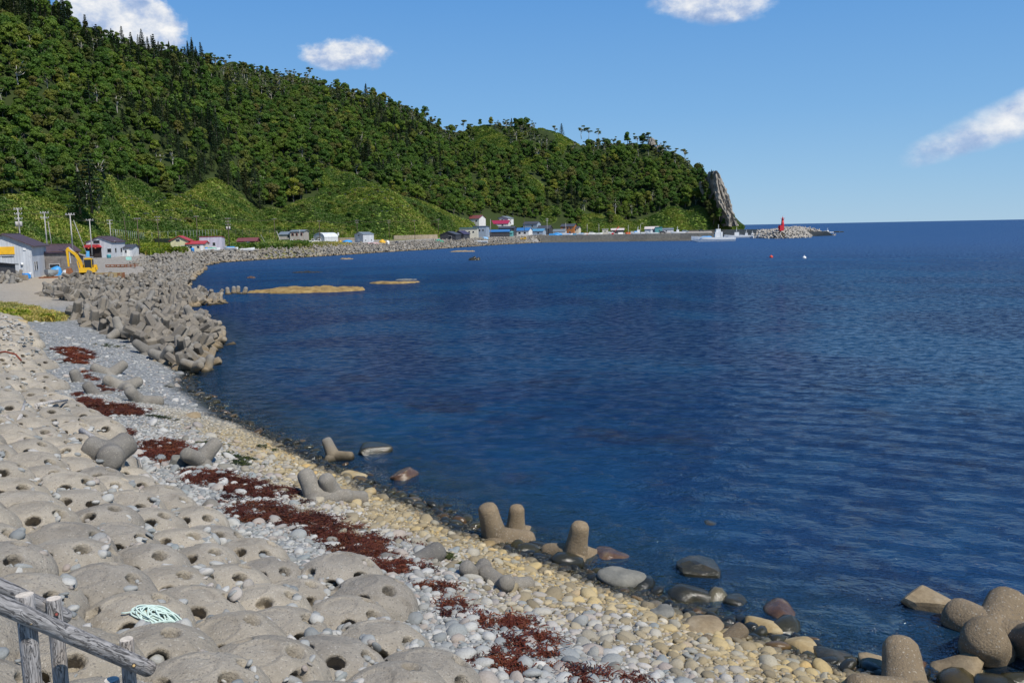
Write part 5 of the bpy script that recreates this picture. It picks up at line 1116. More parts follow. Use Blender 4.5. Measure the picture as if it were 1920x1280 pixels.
rev_px = [(-140, 560), (-40, 590), (25, 602), (62, 640), (95, 690), (128, 742), (205, 800), (262, 852), (330, 905), (400, 945), (520, 978), (620, 1020), (690, 1075), (745, 1140), (830, 1215), (870, 1300), (850, 1700), (700, 3200), (-1200, 3600), (-1400, 1600), (-900, 900)]
revp = pxpoly(rev_px, 2.1); dirn = Vector((9, -11, 0)).normalized(); nrm = Vector((-dirn.y, dirn.x, 0))
dl = []
for i_ in range(-60, 60):
    for j_ in range(-40, 40):
        sp = 1.32; x = -5 + dirn.x * (i_ + .5 * (j_ % 2)) * sp + nrm.x * j_ * sp * .86; y = 18 + dirn.y * (i_ + .5 * (j_ % 2)) * sp + nrm.y * j_ * sp * .86
        dl.append((x + rng.normal() * .09, y + rng.normal() * .09, j_))
dl = np.array(dl); dl = dl[inside(dl[:, 0], dl[:, 1], revp)]
dz_ = ground_z(dl[:, 0], dl[:, 1])
dd = [];
for (x, y, jr), z in zip(dl, dz_):
    v = Vector((x, y, z)) - EYE; f = v.dot(FWD)
    if f < 2: continue
    ix = 960 + v.dot(RGT) / f * FPX; iy = 640 - v.dot(UPV) / f * FPX
    if -180 < ix < 1000 and 560 < iy < 1500 and math.hypot(x, y) > 4.5: dd.append((x, y, z, ix, iy, jr))
dd.sort(key=lambda a: a[0] ** 2 + a[1] ** 2)
ORD = ['first', 'second', 'third', 'fourth', 'fifth', 'sixth', 'seventh', 'eighth', 'ninth', 'tenth', 'eleventh', 'twelfth']
vis_rows = sorted({a[5] for a in dd if 0 < a[3] < 1920 and a[4] < 1275}); top_ = {}
rsgn = 1 if np.mean([a[3] for a in dd if a[5] == vis_rows[0]]) > np.mean([a[3] for a in dd if a[5] == vis_rows[-1]]) else -1
vis_rows = vis_rows[::rsgn]; far_d = []
for k, (x, y, z, ix, iy, jr) in enumerate(dd):
    sc_ = rng.uniform(.80, .88) * (1.0 if y < 30 else .95)
    if len(DOBJ) >= 296: far_d.append((x, y, z - .12)); continue
    o = link('dome_block', DM[k % 5], None, None, (x, y, z - .12 + rng.normal() * .04), (rng.normal() * .07 + .10, rng.normal() * .07 - .10, rng.random() * 6.28), sc_)
    row = 'lowest rows in front of the log railing' if y < 13 else ('middle of the bank beside the seaweed' if y < 24 else 'far upper end of the bank')
    lab_ = 'concrete dome block with holes, ' + row; DOBJ.append((o, HOLES[k % 5]))
    if 0 < ix < 1920 and iy < 1275 and jr in vis_rows:
        top_[jr] = top_.get(jr, 0) + 1; ri, ci = vis_rows.index(jr), top_[jr] - 1
        if ri < 12 and ci < 12: lab_ = 'holed dome block, ' + ORD[ci] + ' up from the bottom edge in the ' + ORD[ri] + ' row from the cobbles'
    tag(o, lab_ , 'dome block', 'dome blocks, ' + row)
if far_d: scatter('dome_bank', far_d, np.column_stack([np.full(len(far_d), .1), np.full(len(far_d), -.1), rng.random(len(far_d)) * 6.28]), np.full((len(far_d), 3), .82), rng.integers(0, 5, len(far_d)), [DOBJ[k_][0] for k_ in range(5)], label='far end of the bank of concrete dome blocks')
DOMES = np.array([(a[0], a[1], a[2]) for a in dd])
print('domes', len(dd), 'tetra', len(allp), 'trees', nT)

# ------------------------------------------------------------------ cobbles
SM = []
for k in range(10):
    me_ = rock_mesh(100 + k, 2, flat=[.62, .55, .7, .5, .75, .6, .66, .8, .52, .6][k], rough=.16 if k < 7 else .22, ang=[0, 0, 1, 0, 0, 1, 0, 3, 2, 0][k], elong=[1.25, 1.5, 1.1, 1.35, 1.15, 1.6, 1.3, 1.2, 1.4, 1.2][k])
    me_.polygons.foreach_set('use_smooth', np.ones(len(me_.polygons), bool)); me_.materials.append(M_STONE); SM.append(me_)
sx_, sy_, sr_ = [], [], []
def rings(ylo, yhi, dens, rlo, rhi, smin=-1.6, smax=16, xlo=-34, xhi=13, power=2.0):
    A = (yhi - ylo) * (xhi - xlo); n = int(A * dens); x = rng.uniform(xlo, xhi, n); y = rng.uniform(ylo, yhi, n); az = np.degrees(np.arctan2(x, y))
    k = (az > -38) & (az < 34); x, y = x[k], y[k]; s = sdist(x, y); k = (s > smin) & (s < smax); x, y, s = x[k], y[k], s[k]
    r_ = rlo + (rhi - rlo) * rng.random(len(x)) ** power; return x, y, r_, s
L_ = [rings(9, 18, 55, .062, .125), rings(18, 30, 26, .062, .12), rings(9, 30, 2.2, .12, .19, power=1.8), rings(30, 60, 2.2, .08, .22), rings(9, 15, 190, .03, .06), rings(15, 24, 150, .03, .058), rings(24, 38, 75, .03, .06), rings(38, 58, 14, .04, .08), rings(38, 80, .3, .12, .3, smax=22, xlo=-60, xhi=0), rings(8, 16, 7, .09, .20, smin=-3, smax=.8, power=1.4), rings(14, 34, 5, .09, .20, smin=-1.4, smax=.6, power=1.4), rings(9, 24, 1.5, .16, .36, smin=-1.1, smax=.45, xlo=-3, power=1.3)]
X_ = np.concatenate([a[0] for a in L_]); Y_ = np.concatenate([a[1] for a in L_]); R_ = np.concatenate([a[2] for a in L_]); S_ = np.concatenate([a[3] for a in L_]); LV = np.concatenate([np.full(len(a[0]), i) for i, a in enumerate(L_)])
# fine grey gravel stretch: few larger stones there (upper beach, 33..55 m away)
grav = sstep(Y_, 27, 34) * (S_ > 1.0); k = ~((R_ > .06) & (rng.random(len(R_)) < grav * .8)); X_, Y_, R_, S_, LV = X_[k], Y_[k], R_[k], S_[k], LV[k]
big = R_ > .062; idx = np.argsort(-R_ * big); bi = np.where(big)[0]; bi = bi[np.argsort(-R_[bi])]
# non-overlapping for the larger ones
cells = {}; keepb = []
for i_ in bi:
    x, y, r_ = X_[i_], Y_[i_], R_[i_]; c_ = (int(x / .42), int(y / .42)); ok = True
    for a_ in (-1, 0, 1):
        for b_ in (-1, 0, 1):
            for (qx, qy, qr) in cells.get((c_[0] + a_, c_[1] + b_), ()):
                if (qx - x) ** 2 + (qy - y) ** 2 < ((qr + r_) * .86) ** 2: ok = False
    if ok: cells.setdefault(c_, []).append((x, y, r_)); keepb.append(i_)
small = np.where(~big)[0]; sel = np.concatenate([np.array(keepb), small]); X_, Y_, R_ = X_[sel], Y_[sel], R_[sel]
Z_ = ground_z(X_, Y_) + R_ * .12 + 0
# drop stones that would be wholly under a dome, and rest the ones on the flanks
tilt = np.stack([rng.normal(size=len(X_)) * .28, rng.normal(size=len(X_)) * .28, rng.random(len(X_)) * 6.28], 1)
sc3 = np.stack([R_, R_, R_ * rng.uniform(.8, 1.15, len(R_))], 1); ki = rng.integers(0, 10, len(X_))
# pebbles lodged in hollows between the domes
ap = R_ / np.hypot(X_, Y_) * ((np.abs(X_ / Y_ + .0) < .62)); ap = np.where(S_[sel] > TOE + .5, 0, ap); first = np.argsort(-ap)[:300]; cob = {}
for k in range(10):
    if not (ki[first] == k).any(): ki[first[k]] = k
for i_ in first:
    o = link('cobble', SM[ki[i_]], None, ground, (X_[i_], Y_[i_], Z_[i_]), tuple(tilt[i_]), tuple(sc3[i_])); cob[int(ki[i_])] = o
rs = np.setdiff1d(np.arange(len(X_)), first); print('stones', len(X_))
scatter('cobbles', np.stack([X_, Y_, Z_], 1)[rs], tilt[rs], sc3[rs], ki[rs], [cob[k] for k in range(10)], parent=ground)
# stones lodged in the gaps and holes of the dome blocks
gp = []
for _ in range(16000):
    a = DOMES[rng.integers(0, min(len(DOMES), 230))]; an = rng.random() * 6.28; q = rng.uniform(.62, 1.0); x, y = a[0] + q * math.cos(an), a[1] + q * math.sin(an)
    dm = np.hypot(DOMES[:, 0] - x, DOMES[:, 1] - y); j_ = np.sort(dm)[:2]
    if j_[0] < .60 or j_[1] > 1.05: continue
    gp.append((x, y, a[2] - .19 + .70 * math.sqrt(max(0, 1 - (j_[0] / .99) ** 2))))
gp = np.array(gp); gp = gp[inside(gp[:, 0], gp[:, 1], revp)]
bpy.context.view_layer.update(); hs_ = []
DC = np.array([(o_.location.x, o_.location.y, o_.location.z, o_.scale.x) for o_, _ in DOBJ])
def dome_top(x, y):
    r2 = ((DC[:, 0] - x) ** 2 + (DC[:, 1] - y) ** 2) / (1.03 * DC[:, 3]) ** 2
    return max(float(np.max(np.where(r2 < 1, DC[:, 2] + .72 * DC[:, 3] * np.sqrt(np.maximum(1 - r2, 0)), -9))), -9)
def drop(x, y, z0=9.0):
    d_ = dome_top(x, y); return d_ if d_ > 1.5 else gz(x, y)
gz_ = []
for (x, y, z) in gp[:12000]:
    if y > 46: gz_.append((x, y, z)); continue
    h_ = drop(x, y, z + 1.2); h2 = [drop(x + a_, y + b_, z + 1.2) for a_, b_ in ((.11, 0), (-.055, .095), (-.055, -.095))]
    if max(h2) - min(min(h2), h_) < .17 : gz_.append((x, y, h_ + .008))
gp = np.array(gz_)
for o_, hl in DOBJ:
    for c_ in hl:
        if rng.random() < .62:
            for q_ in range(rng.integers(1, 4)): v_ = o_.matrix_world @ Vector(c_ * np.array([1.03, 1.03, .74]) * .78); hs_.append((v_.x + rng.normal() * .045, v_.y + rng.normal() * .045, v_.z + .02))
gp = np.concatenate([gp, np.array(hs_)]); r2_ = .028 + .085 * rng.random(len(gp)) ** 2.2
scatter('lodged_stones', gp, rng.normal(size=(len(gp), 3)) * np.array([.4, .4, 3]), np.stack([r2_] * 3, 1), rng.integers(0, 10, len(gp)), [cob[k] for k in range(10)], parent=ground)

# boulders one can single out
BO = [(698, 866, .95, M_RWET, 2, 'dark wet pointed boulder at the water edge beside the standing tetrapod', .55), (757, 905, .62, M_RBRN, 0, 'brown boulder at the water edge, right of the black wet stones', .7), (1140, 1054, .58, M_RBRN, 0, 'brown rounded rock lying in the shallow water right of the tetrapod', .45),
      (1162, 1092, .62, M_RGRY, 0, 'smooth olive grey boulder among the yellow stones', .6), (1318, 1098, .95, M_RWET, 8, 'large dark wet slab at the water edge', .5), (1290, 1122, .62, M_RWET, 0, 'dark wet round boulder in front of the large slab', .6), (1372, 1138, .42, M_RWET, 0, 'small wet boulder right of the slab', .6),
      (1462, 1162, .60, M_RBRN, 2, 'dark boulder with a pale top awash at the shore', .55), (1742, 1192, .85, M_RTAN, 11, 'square tan block standing in the water left of the tetrapods', .62), (1795, 1262, .72, M_RTAN, 2, 'tan boulder in the shallows at the lower right', .55), (1500, 1212, .45, M_RYEL, 1, 'long yellow stone at the wet edge, lower right', .45),
      (1432, 1178, .45, M_RYEL, 1, 'yellow stone just above the wet edge', .5), (1322, 1178, .55, M_RTAN, 0, 'flat tan boulder in the yellow stones', .45), (1240, 1150, .36, M_RGRY, 3, 'cracked grey flat rock in the yellow stones', .4), (652, 1268, .0, M_RGRY, 0, '', .5), (363, 781, .42, M_RTAN, 1, 'long pale boulder on the grey gravel', .45),
      (318, 725, .38, M_RGRY, 0, 'grey round boulder alone on the fine gravel', .6), (39, 611, .62, M_RYEL, 5, 'orange block like stone above the dome blocks', .9), (335, 872, .45, M_RGRY, 5, 'white angular block left of the half buried tetrapod', .7), (160, 886, .0, M_RGRY, 0, '', .5),
      (278, 1190, .20, M_RGRY, 0, 'round purplish stone beside the coiled rope', .8), (240, 1150, .17, M_RGRY, 0, 'pale flat stone in the gap above the rope', .6), (1335, 1044, .4, M_RWET, 0, 'dark rock just breaking the water off the beach', .4), (965, 1162, .0, M_RGRY, 0, '', .5),
      (1720, 1255, .30, M_RBRN, 0, 'small red brown wet stone at the lower right', .7), (1560, 1232, .5, M_RWET, 2, 'flat dark wet stone by the lower shore', .4), (1640, 1252, .45, M_RTAN, 2, 'tan pitted boulder behind the lying tetrapod', .6), (690, 925, .36, M_RYEL, 0, 'yellow stone left of the brown boulder', .5), (660, 892, .5, M_RYEL, 1, 'long yellow stone right of the leaning legs', .35), (760, 1240, 0, M_RGRY, 0, '', .5)]
for i_, (px_, py_, s_, mm, ag, lab, fl) in enumerate(BO):
    if s_ <= 0: continue
    p = on(px_, py_); s_ *= .78; me_ = rock_mesh(300 + i_, 3, flat=fl, rough=.30, ang=ag + 2, elong=1.3); me_.polygons.foreach_set('use_smooth', np.full(len(me_.polygons), ag < 5)); me_.materials.append(mm)
    tag(link('boulder', me_, None, None, (p.x, p.y, max(p.z, -.12) + s_ * fl * .30), (0, 0, i_ * 1.1), s_ * .85), lab, 'boulder')
# rubble by the yard
rb = pxpoly([(88, 545), (120, 524), (200, 520), (215, 530), (180, 545), (110, 556)], 2.1); lo, hi = rb.min(0), rb.max(0); q = lo + rng.random((500, 2)) * (hi - lo); q = q[inside(q[:, 0], q[:, 1], rb)]; q = q[thin(q, 1.1)]
rbm = [rock_mesh(400 + k, 2, .6, .2, 4, 1.3) for k in range(4)]
for k, me_ in enumerate(rbm): me_.materials.append([M_RGRY, M_RTAN, M_RGRY, M_RYEL][k])
for i_, (x, y) in enumerate(q[:70]): tag(link('rubble_stone', rbm[rng.integers(0, 4) if rng.random() < .6 else 0], None, None, (x, y, gz(x, y) + .2), (0, 0, rng.random() * 6), rng.uniform(.35, .8)), 'angular rubble stone on the yard edge below the excavator', 'stone', 'rubble stones below the excavator')

# ------------------------------------------------------------------ seaweed, grass patches
def tuft_mesh(seed, n, ln, wd, hh, m):
    r_ = np.random.default_rng(seed); V = []; F = []
    for k in range(n):
        x, y = r_.normal(size=2) * ln * .55; a = r_.random() * 6.28; z = r_.random() * hh; L2 = ln * r_.uniform(.3, 1); c_, s2 = math.cos(a), math.sin(a); b = len(V); w2 = wd * r_.uniform(.5, 1.3)
        for t_ in (0, .5, 1):
            zz = z + (0.5 - abs(t_ - .5)) * hh * r_.uniform(-.3, 1.2); cx, cy = x + c_ * L2 * t_, y + s2 * L2 * t_; V += [(cx - s2 * w2, cy + c_ * w2, zz), (cx + s2 * w2, cy - c_ * w2, zz + r_.normal() * wd)]
        F += [(b, b + 1, b + 3, b + 2), (b + 2, b + 3, b + 5, b + 4)]
    me = bpy.data.meshes.new('tuft'); me.from_pydata(V, [], F); me.update(); me.materials.append(m); return me
KELP_PX = [([(96, 656), (125, 652), (165, 658), (172, 668), (150, 674), (118, 664)], 30), ([(120, 676), (165, 668), (155, 682), (125, 682)], 22), ([(150, 692), (185, 715), (208, 732), (190, 736), (165, 715)], 10), ([(138, 738), (175, 752), (205, 757), (260, 770), (250, 780), (200, 785), (160, 765)], 34), ([(160, 800), (215, 808), (255, 806), (262, 818), (205, 822)], 14),
           ([(262, 824), (330, 832), (372, 848), (366, 860), (290, 862), (268, 845)], 34), ([(348, 884), (420, 890), (500, 915), (580, 922), (588, 940), (520, 938), (430, 925), (365, 905)], 40), ([(425, 930), (480, 940), (540, 958), (560, 985), (520, 985), (450, 975), (430, 950)], 26), ([(548, 962), (610, 975), (700, 1010), (715, 1022), (660, 1030), (600, 1005)], 44),
           ([(640, 1020), (700, 1032), (775, 1058), (780, 1068), (735, 1072), (700, 1075), (660, 1045)], 36), ([(780, 1085), (850, 1110), (900, 1150), (985, 1165), (960, 1200), (890, 1180), (830, 1140), (790, 1100)], 15), ([(850, 1200), (900, 1180), (1010, 1215), (1060, 1240), (1180, 1262), (1250, 1285), (900, 1290)], 9), ([(930, 1170), (1000, 1170), (1060, 1215), (1020, 1230), (940, 1210)], 9)]
kp_ = []
for poly, dens in KELP_PX:
    pts_ = []
    for (a_, b_) in poly: p = on(a_, b_); pts_.append((p.x, p.y))
    pw = np.array(pts_); lo, hi = pw.min(0), pw.max(0); n = int((hi - lo).prod() * dens * 3.0) + 30; q = lo + rng.random((n, 2)) * (hi - lo); q = q[inside(q[:, 0], q[:, 1], pw)]
    nn = vnoise(q[:, 0] * 1.9, q[:, 1] * 1.9, 41); n3 = vnoise(q[:, 0] * 5, q[:, 1] * 5, 43); q = q[nn + .7 * n3 > (-.05 if dens > 20 else .08)]; kp_.append(q)
q = np.concatenate(kp_); q = q + rng.normal(size=q.shape) * .10; q = q + rng.normal(size=q.shape) * (.30 * (rng.random((len(q), 1)) < .22)); zz = ground_z(q[:, 0], q[:, 1]) + .012
k0 = []
for k in range(3):
    o = link('dried_seaweed', tuft_mesh(50 + k, 70, .15, .0065, .05, M_KELP), None, None, (q[k, 0], q[k, 1], zz[k])); k0.append(tag(o, 'strands of dried red brown seaweed', None, None, 'stuff'))
s_ = rng.uniform(.8, 1.5, len(q)); scatter('dried_seaweed', np.column_stack([q, zz]), np.stack([rng.normal(size=len(q)) * .1, rng.normal(size=len(q)) * .1, rng.random(len(q)) * 6.28], 1), np.stack([s_] * 3, 1), rng.integers(0, 3, len(q)), k0, label='red brown dried seaweed in a line along the stony beach')
gp_ = [P(a_, b_, 0) for a_, b_ in ((0, 0),) if False]
gq = []
for (a_, b_, r_, n_) in ((430, 855, .5, 60), (395, 832, .4, 26), (297, 783, .3, 22), (350, 865, .3, 20), (455, 870, .4, 26), (500, 840, .3, 10), (830, 1045, .25, 22), (875, 1065, .2, 16), (215, 650, .7, 30)):
    p = on(a_, b_)
    for _ in range(n_ // 2): gq.append((p.x + rng.normal() * r_ * .8, p.y + rng.normal() * r_ * .5))
gq = np.array(gq); g1_ = link('green_seaweed', tuft_mesh(60, 40, .12, .009, .04, M_KGRN), None, None, (gq[0, 0], gq[0, 1], gz(*gq[0]) + .03)); tag(g1_, 'dark green seaweed strands', None, None, 'stuff')
scatter('green_seaweed', np.column_stack([gq, ground_z(gq[:, 0], gq[:, 1]) + .04]), np.stack([gq[:, 0] * 0, gq[:, 0] * 0, rng.random(len(gq)) * 6.28], 1), np.ones((len(gq), 3)), np.zeros(len(gq)), [g1_], label='small dark green seaweed clumps scattered on the gravel')
def patch(name, poly, zlev, dens, me_, lab, smin=.8, smax=1.4):
    pw = pxpoly(poly, zlev); lo, hi = pw.min(0), pw.max(0); n = int((hi - lo).prod() * dens); q = lo + rng.random((n, 2)) * (hi - lo); q = q[inside(q[:, 0], q[:, 1], pw)]; q = q[vnoise(q[:, 0] * .5, q[:, 1] * .5, 8) > -.25]
    if len(q) < 3: return
    if zlev > 2.5: q = q[(ground_z(q[:, 0], q[:, 1]) > zlev - .75)]
    if len(q) < 3: return
    z = ground_z(q[:, 0], q[:, 1]); o = link(name, me_, None, None, (q[0, 0], q[0, 1], z[0])); tag(o, lab, None, None, 'stuff'); s_ = rng.uniform(smin, smax, len(q))
    scatter(name, np.column_stack([q, z])[1:], np.stack([rng.normal(size=len(q)) * .1, rng.normal(size=len(q)) * .1, rng.random(len(q)) * 6.28], 1)[1:], np.stack([s_] * 3, 1)[1:], np.zeros(len(q) - 1), [o], label=lab)
patch('dry_grass', [(-60, 566), (0, 570), (60, 579), (130, 589), (118, 596), (60, 601), (0, 597), (-60, 598)], 2.1, 12, clump(70, 34, .26, .02, .4, M_DRYG), 'dry grass strip above the dome blocks at the left edge')
patch('green_herbs', [(-60, 584), (15, 588), (55, 590), (52, 597), (5, 598), (-60, 596)], 2.1, 5, clump(71, 30, .4, .06, .4, M_WEEDG), 'bright green herbs in the dry grass strip')
patch('green_herbs', [(78, 592), (100, 592), (98, 598), (80, 599)], 2.1, 4, clump(72, 30, .4, .07, .4, M_WEEDG), 'small bright green herb patch right of the grass strip')
patch('herb_bank', [(255, 470), (300, 458), (338, 458), (345, 474), (318, 482), (270, 476)], 2.9, 1.3, clump(73, 40, 1.3, .14, 1.0, M_WEEDG), 'tall yellow green herbs on the bank before the cream yellow house')
patch('herb_bank', [(430, 462), (470, 456), (530, 455), (585, 460), (560, 467), (545, 472), (530, 467), (440, 466)], 3.7, .8, clump(74, 40, 1.3, .14, 1.0, M_SASA), 'green bushy herbs on the bank before the beige house')
patch('herb_bank', [(590, 456), (660, 456), (660, 459), (590, 461)], 3.8, .5, clump(75, 40, .6, .1, 1.0, M_DRYG), 'short grass along the top of the tetrapod bank')
patch('herb_bank', [(150, 468), (172, 466), (176, 480), (158, 482)], 2.3, .8, clump(76, 40, .7, .12, .8, M_WEEDG), 'green verge left of the red awning house')

# ------------------------------------------------------------------ log railings
def log(name, a, b, r_, parent, m=M_LOG, n=18):
    a, b = Vector(a), Vector(b); L = (b - a).length; mb = MB(); k = 8; vs = []; rr = random.Random(int(r_ * 1e5) + int(L * 999)); ph = [rr.random() * 6 for _ in range(4)]
    pr_ = [(0, .0), (0, .93), (.012, 1.0)] + [(L * i / k, 1.0) for i in range(1, k)] + [(L - .012, 1.0), (L, .93), (L, .0)]
    for (z, q) in pr_:
        for i in range(n):
            t_ = 2 * math.pi * i / n; w_ = 1 + .03 * math.sin(2 * t_ + ph[0] + z * 2) + .02 * math.sin(3 * t_ + ph[1] - z * 3); vs.append((r_ * q * w_ * math.cos(t_), r_ * q * w_ * math.sin(t_), z))
    fs = []; fe = []
    for i in range(len(pr_) - 1):
        for j in range(n): fs.append((i * n + j, i * n + (j + 1) % n, (i + 1) * n + (j + 1) % n, (i + 1) * n + j))
    mb.add(vs, fs, None, True); me = mb.mesh(name); me.materials.append(m); me.materials.append(M_LOGEND)
    for i, pl in enumerate(me.polygons):
        if i < n or i >= len(fs) - n: pl.material_index = 1; pl.use_smooth = False
    o = link(name, me, None, parent); o.rotation_mode = 'QUATERNION'; o.location = a; o.rotation_quaternion = (b - a).to_track_quat('Z', 'Y'); return o
def bolt(p, parent, col):
    d_ = (EYE - Vector(p)).normalized(); mb = MB(); mb.tube([(0, 0, 0), (0, 0, .006)], [.017, .017], 14); o = mb.build('washer', paint('dark_washer', (.03, .025, .02), .7), parent); o.location = p; o.rotation_mode = 'QUATERNION'; o.rotation_quaternion = d_.to_track_quat('Z', 'Y')
    m2 = MB(); m2.tube([(0, 0, .004), (0, 0, .012)], [.011, .009], 8).build('bolt', paint(col[0], col[1], .5), o)
f1 = empty('log_railing', (0, 0, 0), 0, 'front log railing with the long sloping rail at the lower left corner', 'railing')
zg = 3.2
def post(px_, py_, d_, r_, par, bot=None):
    t_ = PD(px_, py_, d_); return log('post', (t_.x, t_.y, zg if bot is None else bot), t_, r_, par), t_
_, pA = post(46, 1114, 6.55, .058, f1); _, pB = post(237, 1197, 7.05, .052, f1)
ra, rb_ = PD(-70, 1102, 6.22), PD(281, 1254, 7.0); log('rail', ra, rb_, .060, f1)
bolt(PD(58, 1167, 6.40), f1, ('brass_bolt', (.45, .30, .12))); bolt(PD(251, 1247, 6.83), f1, ('brass_bolt', (.45, .30, .12)))
f2 = empty('log_railing', (0, 0, 0), 0, 'rear log railing whose rail ends at the second post', 'railing')
post(101, 1121, 7.0, .053, f2); post(209, 1273, 7.35, .058, f2); log('rail', PD(-60, 1072, 6.7), PD(124, 1156, 7.22), .056, f2)
bolt(PD(106, 1151, 6.93), f2, ('rusty_bolt', (.22, .04, .03)))

# rope, driftwood, litter
M_ROPE = paint('pale_green_rope', (.50, .62, .56), .8, var=.15, scale=30, bump=.004)
rp = on(312, 1216); rp = on(312, 1222); rp.z = drop(rp.x, rp.y) + .05; pts = []; r2 = random.Random(4); a = 0
for k in range(520):
    a += .21; q = .13 + .07 * math.sin(a * .37) + .05 * math.sin(a * 1.7 + 1); pts.append((rp.x + math.cos(a) * q * 1.6 + .05 * math.sin(a * .11), rp.y + math.sin(a) * q * .8 + .04 * math.sin(a * .23 + 2), rp.z + .02 * math.sin(a * 2.3) + .05 * (1 - q * 3) + .04 * math.sin(k * .02)))
pts += [(rp.x - .25 - .05 * k, rp.y - .05 + .03 * math.sin(k), rp.z - .04) for k in range(6)]
pts = [(a_, b_, drop(a_, b_) + .014 + max(0, c_ - rp.z) * .8) for a_, b_, c_ in pts]
tag(MB().tube(pts, .011, 6, smooth=True).build('rope', M_ROPE), 'loose coil of pale green rope on the stones by the railing', 'rope')
for i_, (a_, b_, c_, d_, r_, lab) in enumerate(((70, 787, 128, 776, .075, 'pale driftwood log lying among the upper dome blocks'), (155, 843, 215, 868, .085, 'silvery driftwood log pointing at the ball ended tetrapod'), (30, 815, 50, 790, .07, 'short driftwood stick in the gap at the left'), (5, 812, 42, 828, .03, 'thin pale stick crossing the stones at the left edge'), (25, 842, 45, 822, .03, 'thin branch beside the left gap'), (253, 878, 268, 902, .02, 'tiny white twig right of the ball ended tetrapod'))):
    p, q_ = on(a_, b_, None), on(c_, d_, None); p.z = drop(p.x, p.y) + r_; q_.z = drop(q_.x, q_.y) + r_; md = (p + q_) / 2 + Vector((.03, .05, .03)); tag(MB().tube([p, md, q_], [r_, r_ * .8, r_ * .5], 10).build('driftwood', M_DRIFT), lab, 'driftwood')
p = on(120, 1075) 
p = on(8, 682); p.z = drop(p.x, p.y) + .1; tag(MB().tube([p + Vector((-.6, 0, .05)), p + Vector((.1, 0, .15)), p + Vector((.6, 0, 0)), p + Vector((.9, -.1, -.3))], .045, 8).build('rusty_bar', paint('rust', (.20, .05, .03), .9)), 'curved rusty red bar at the left edge of the dome blocks', 'bar')

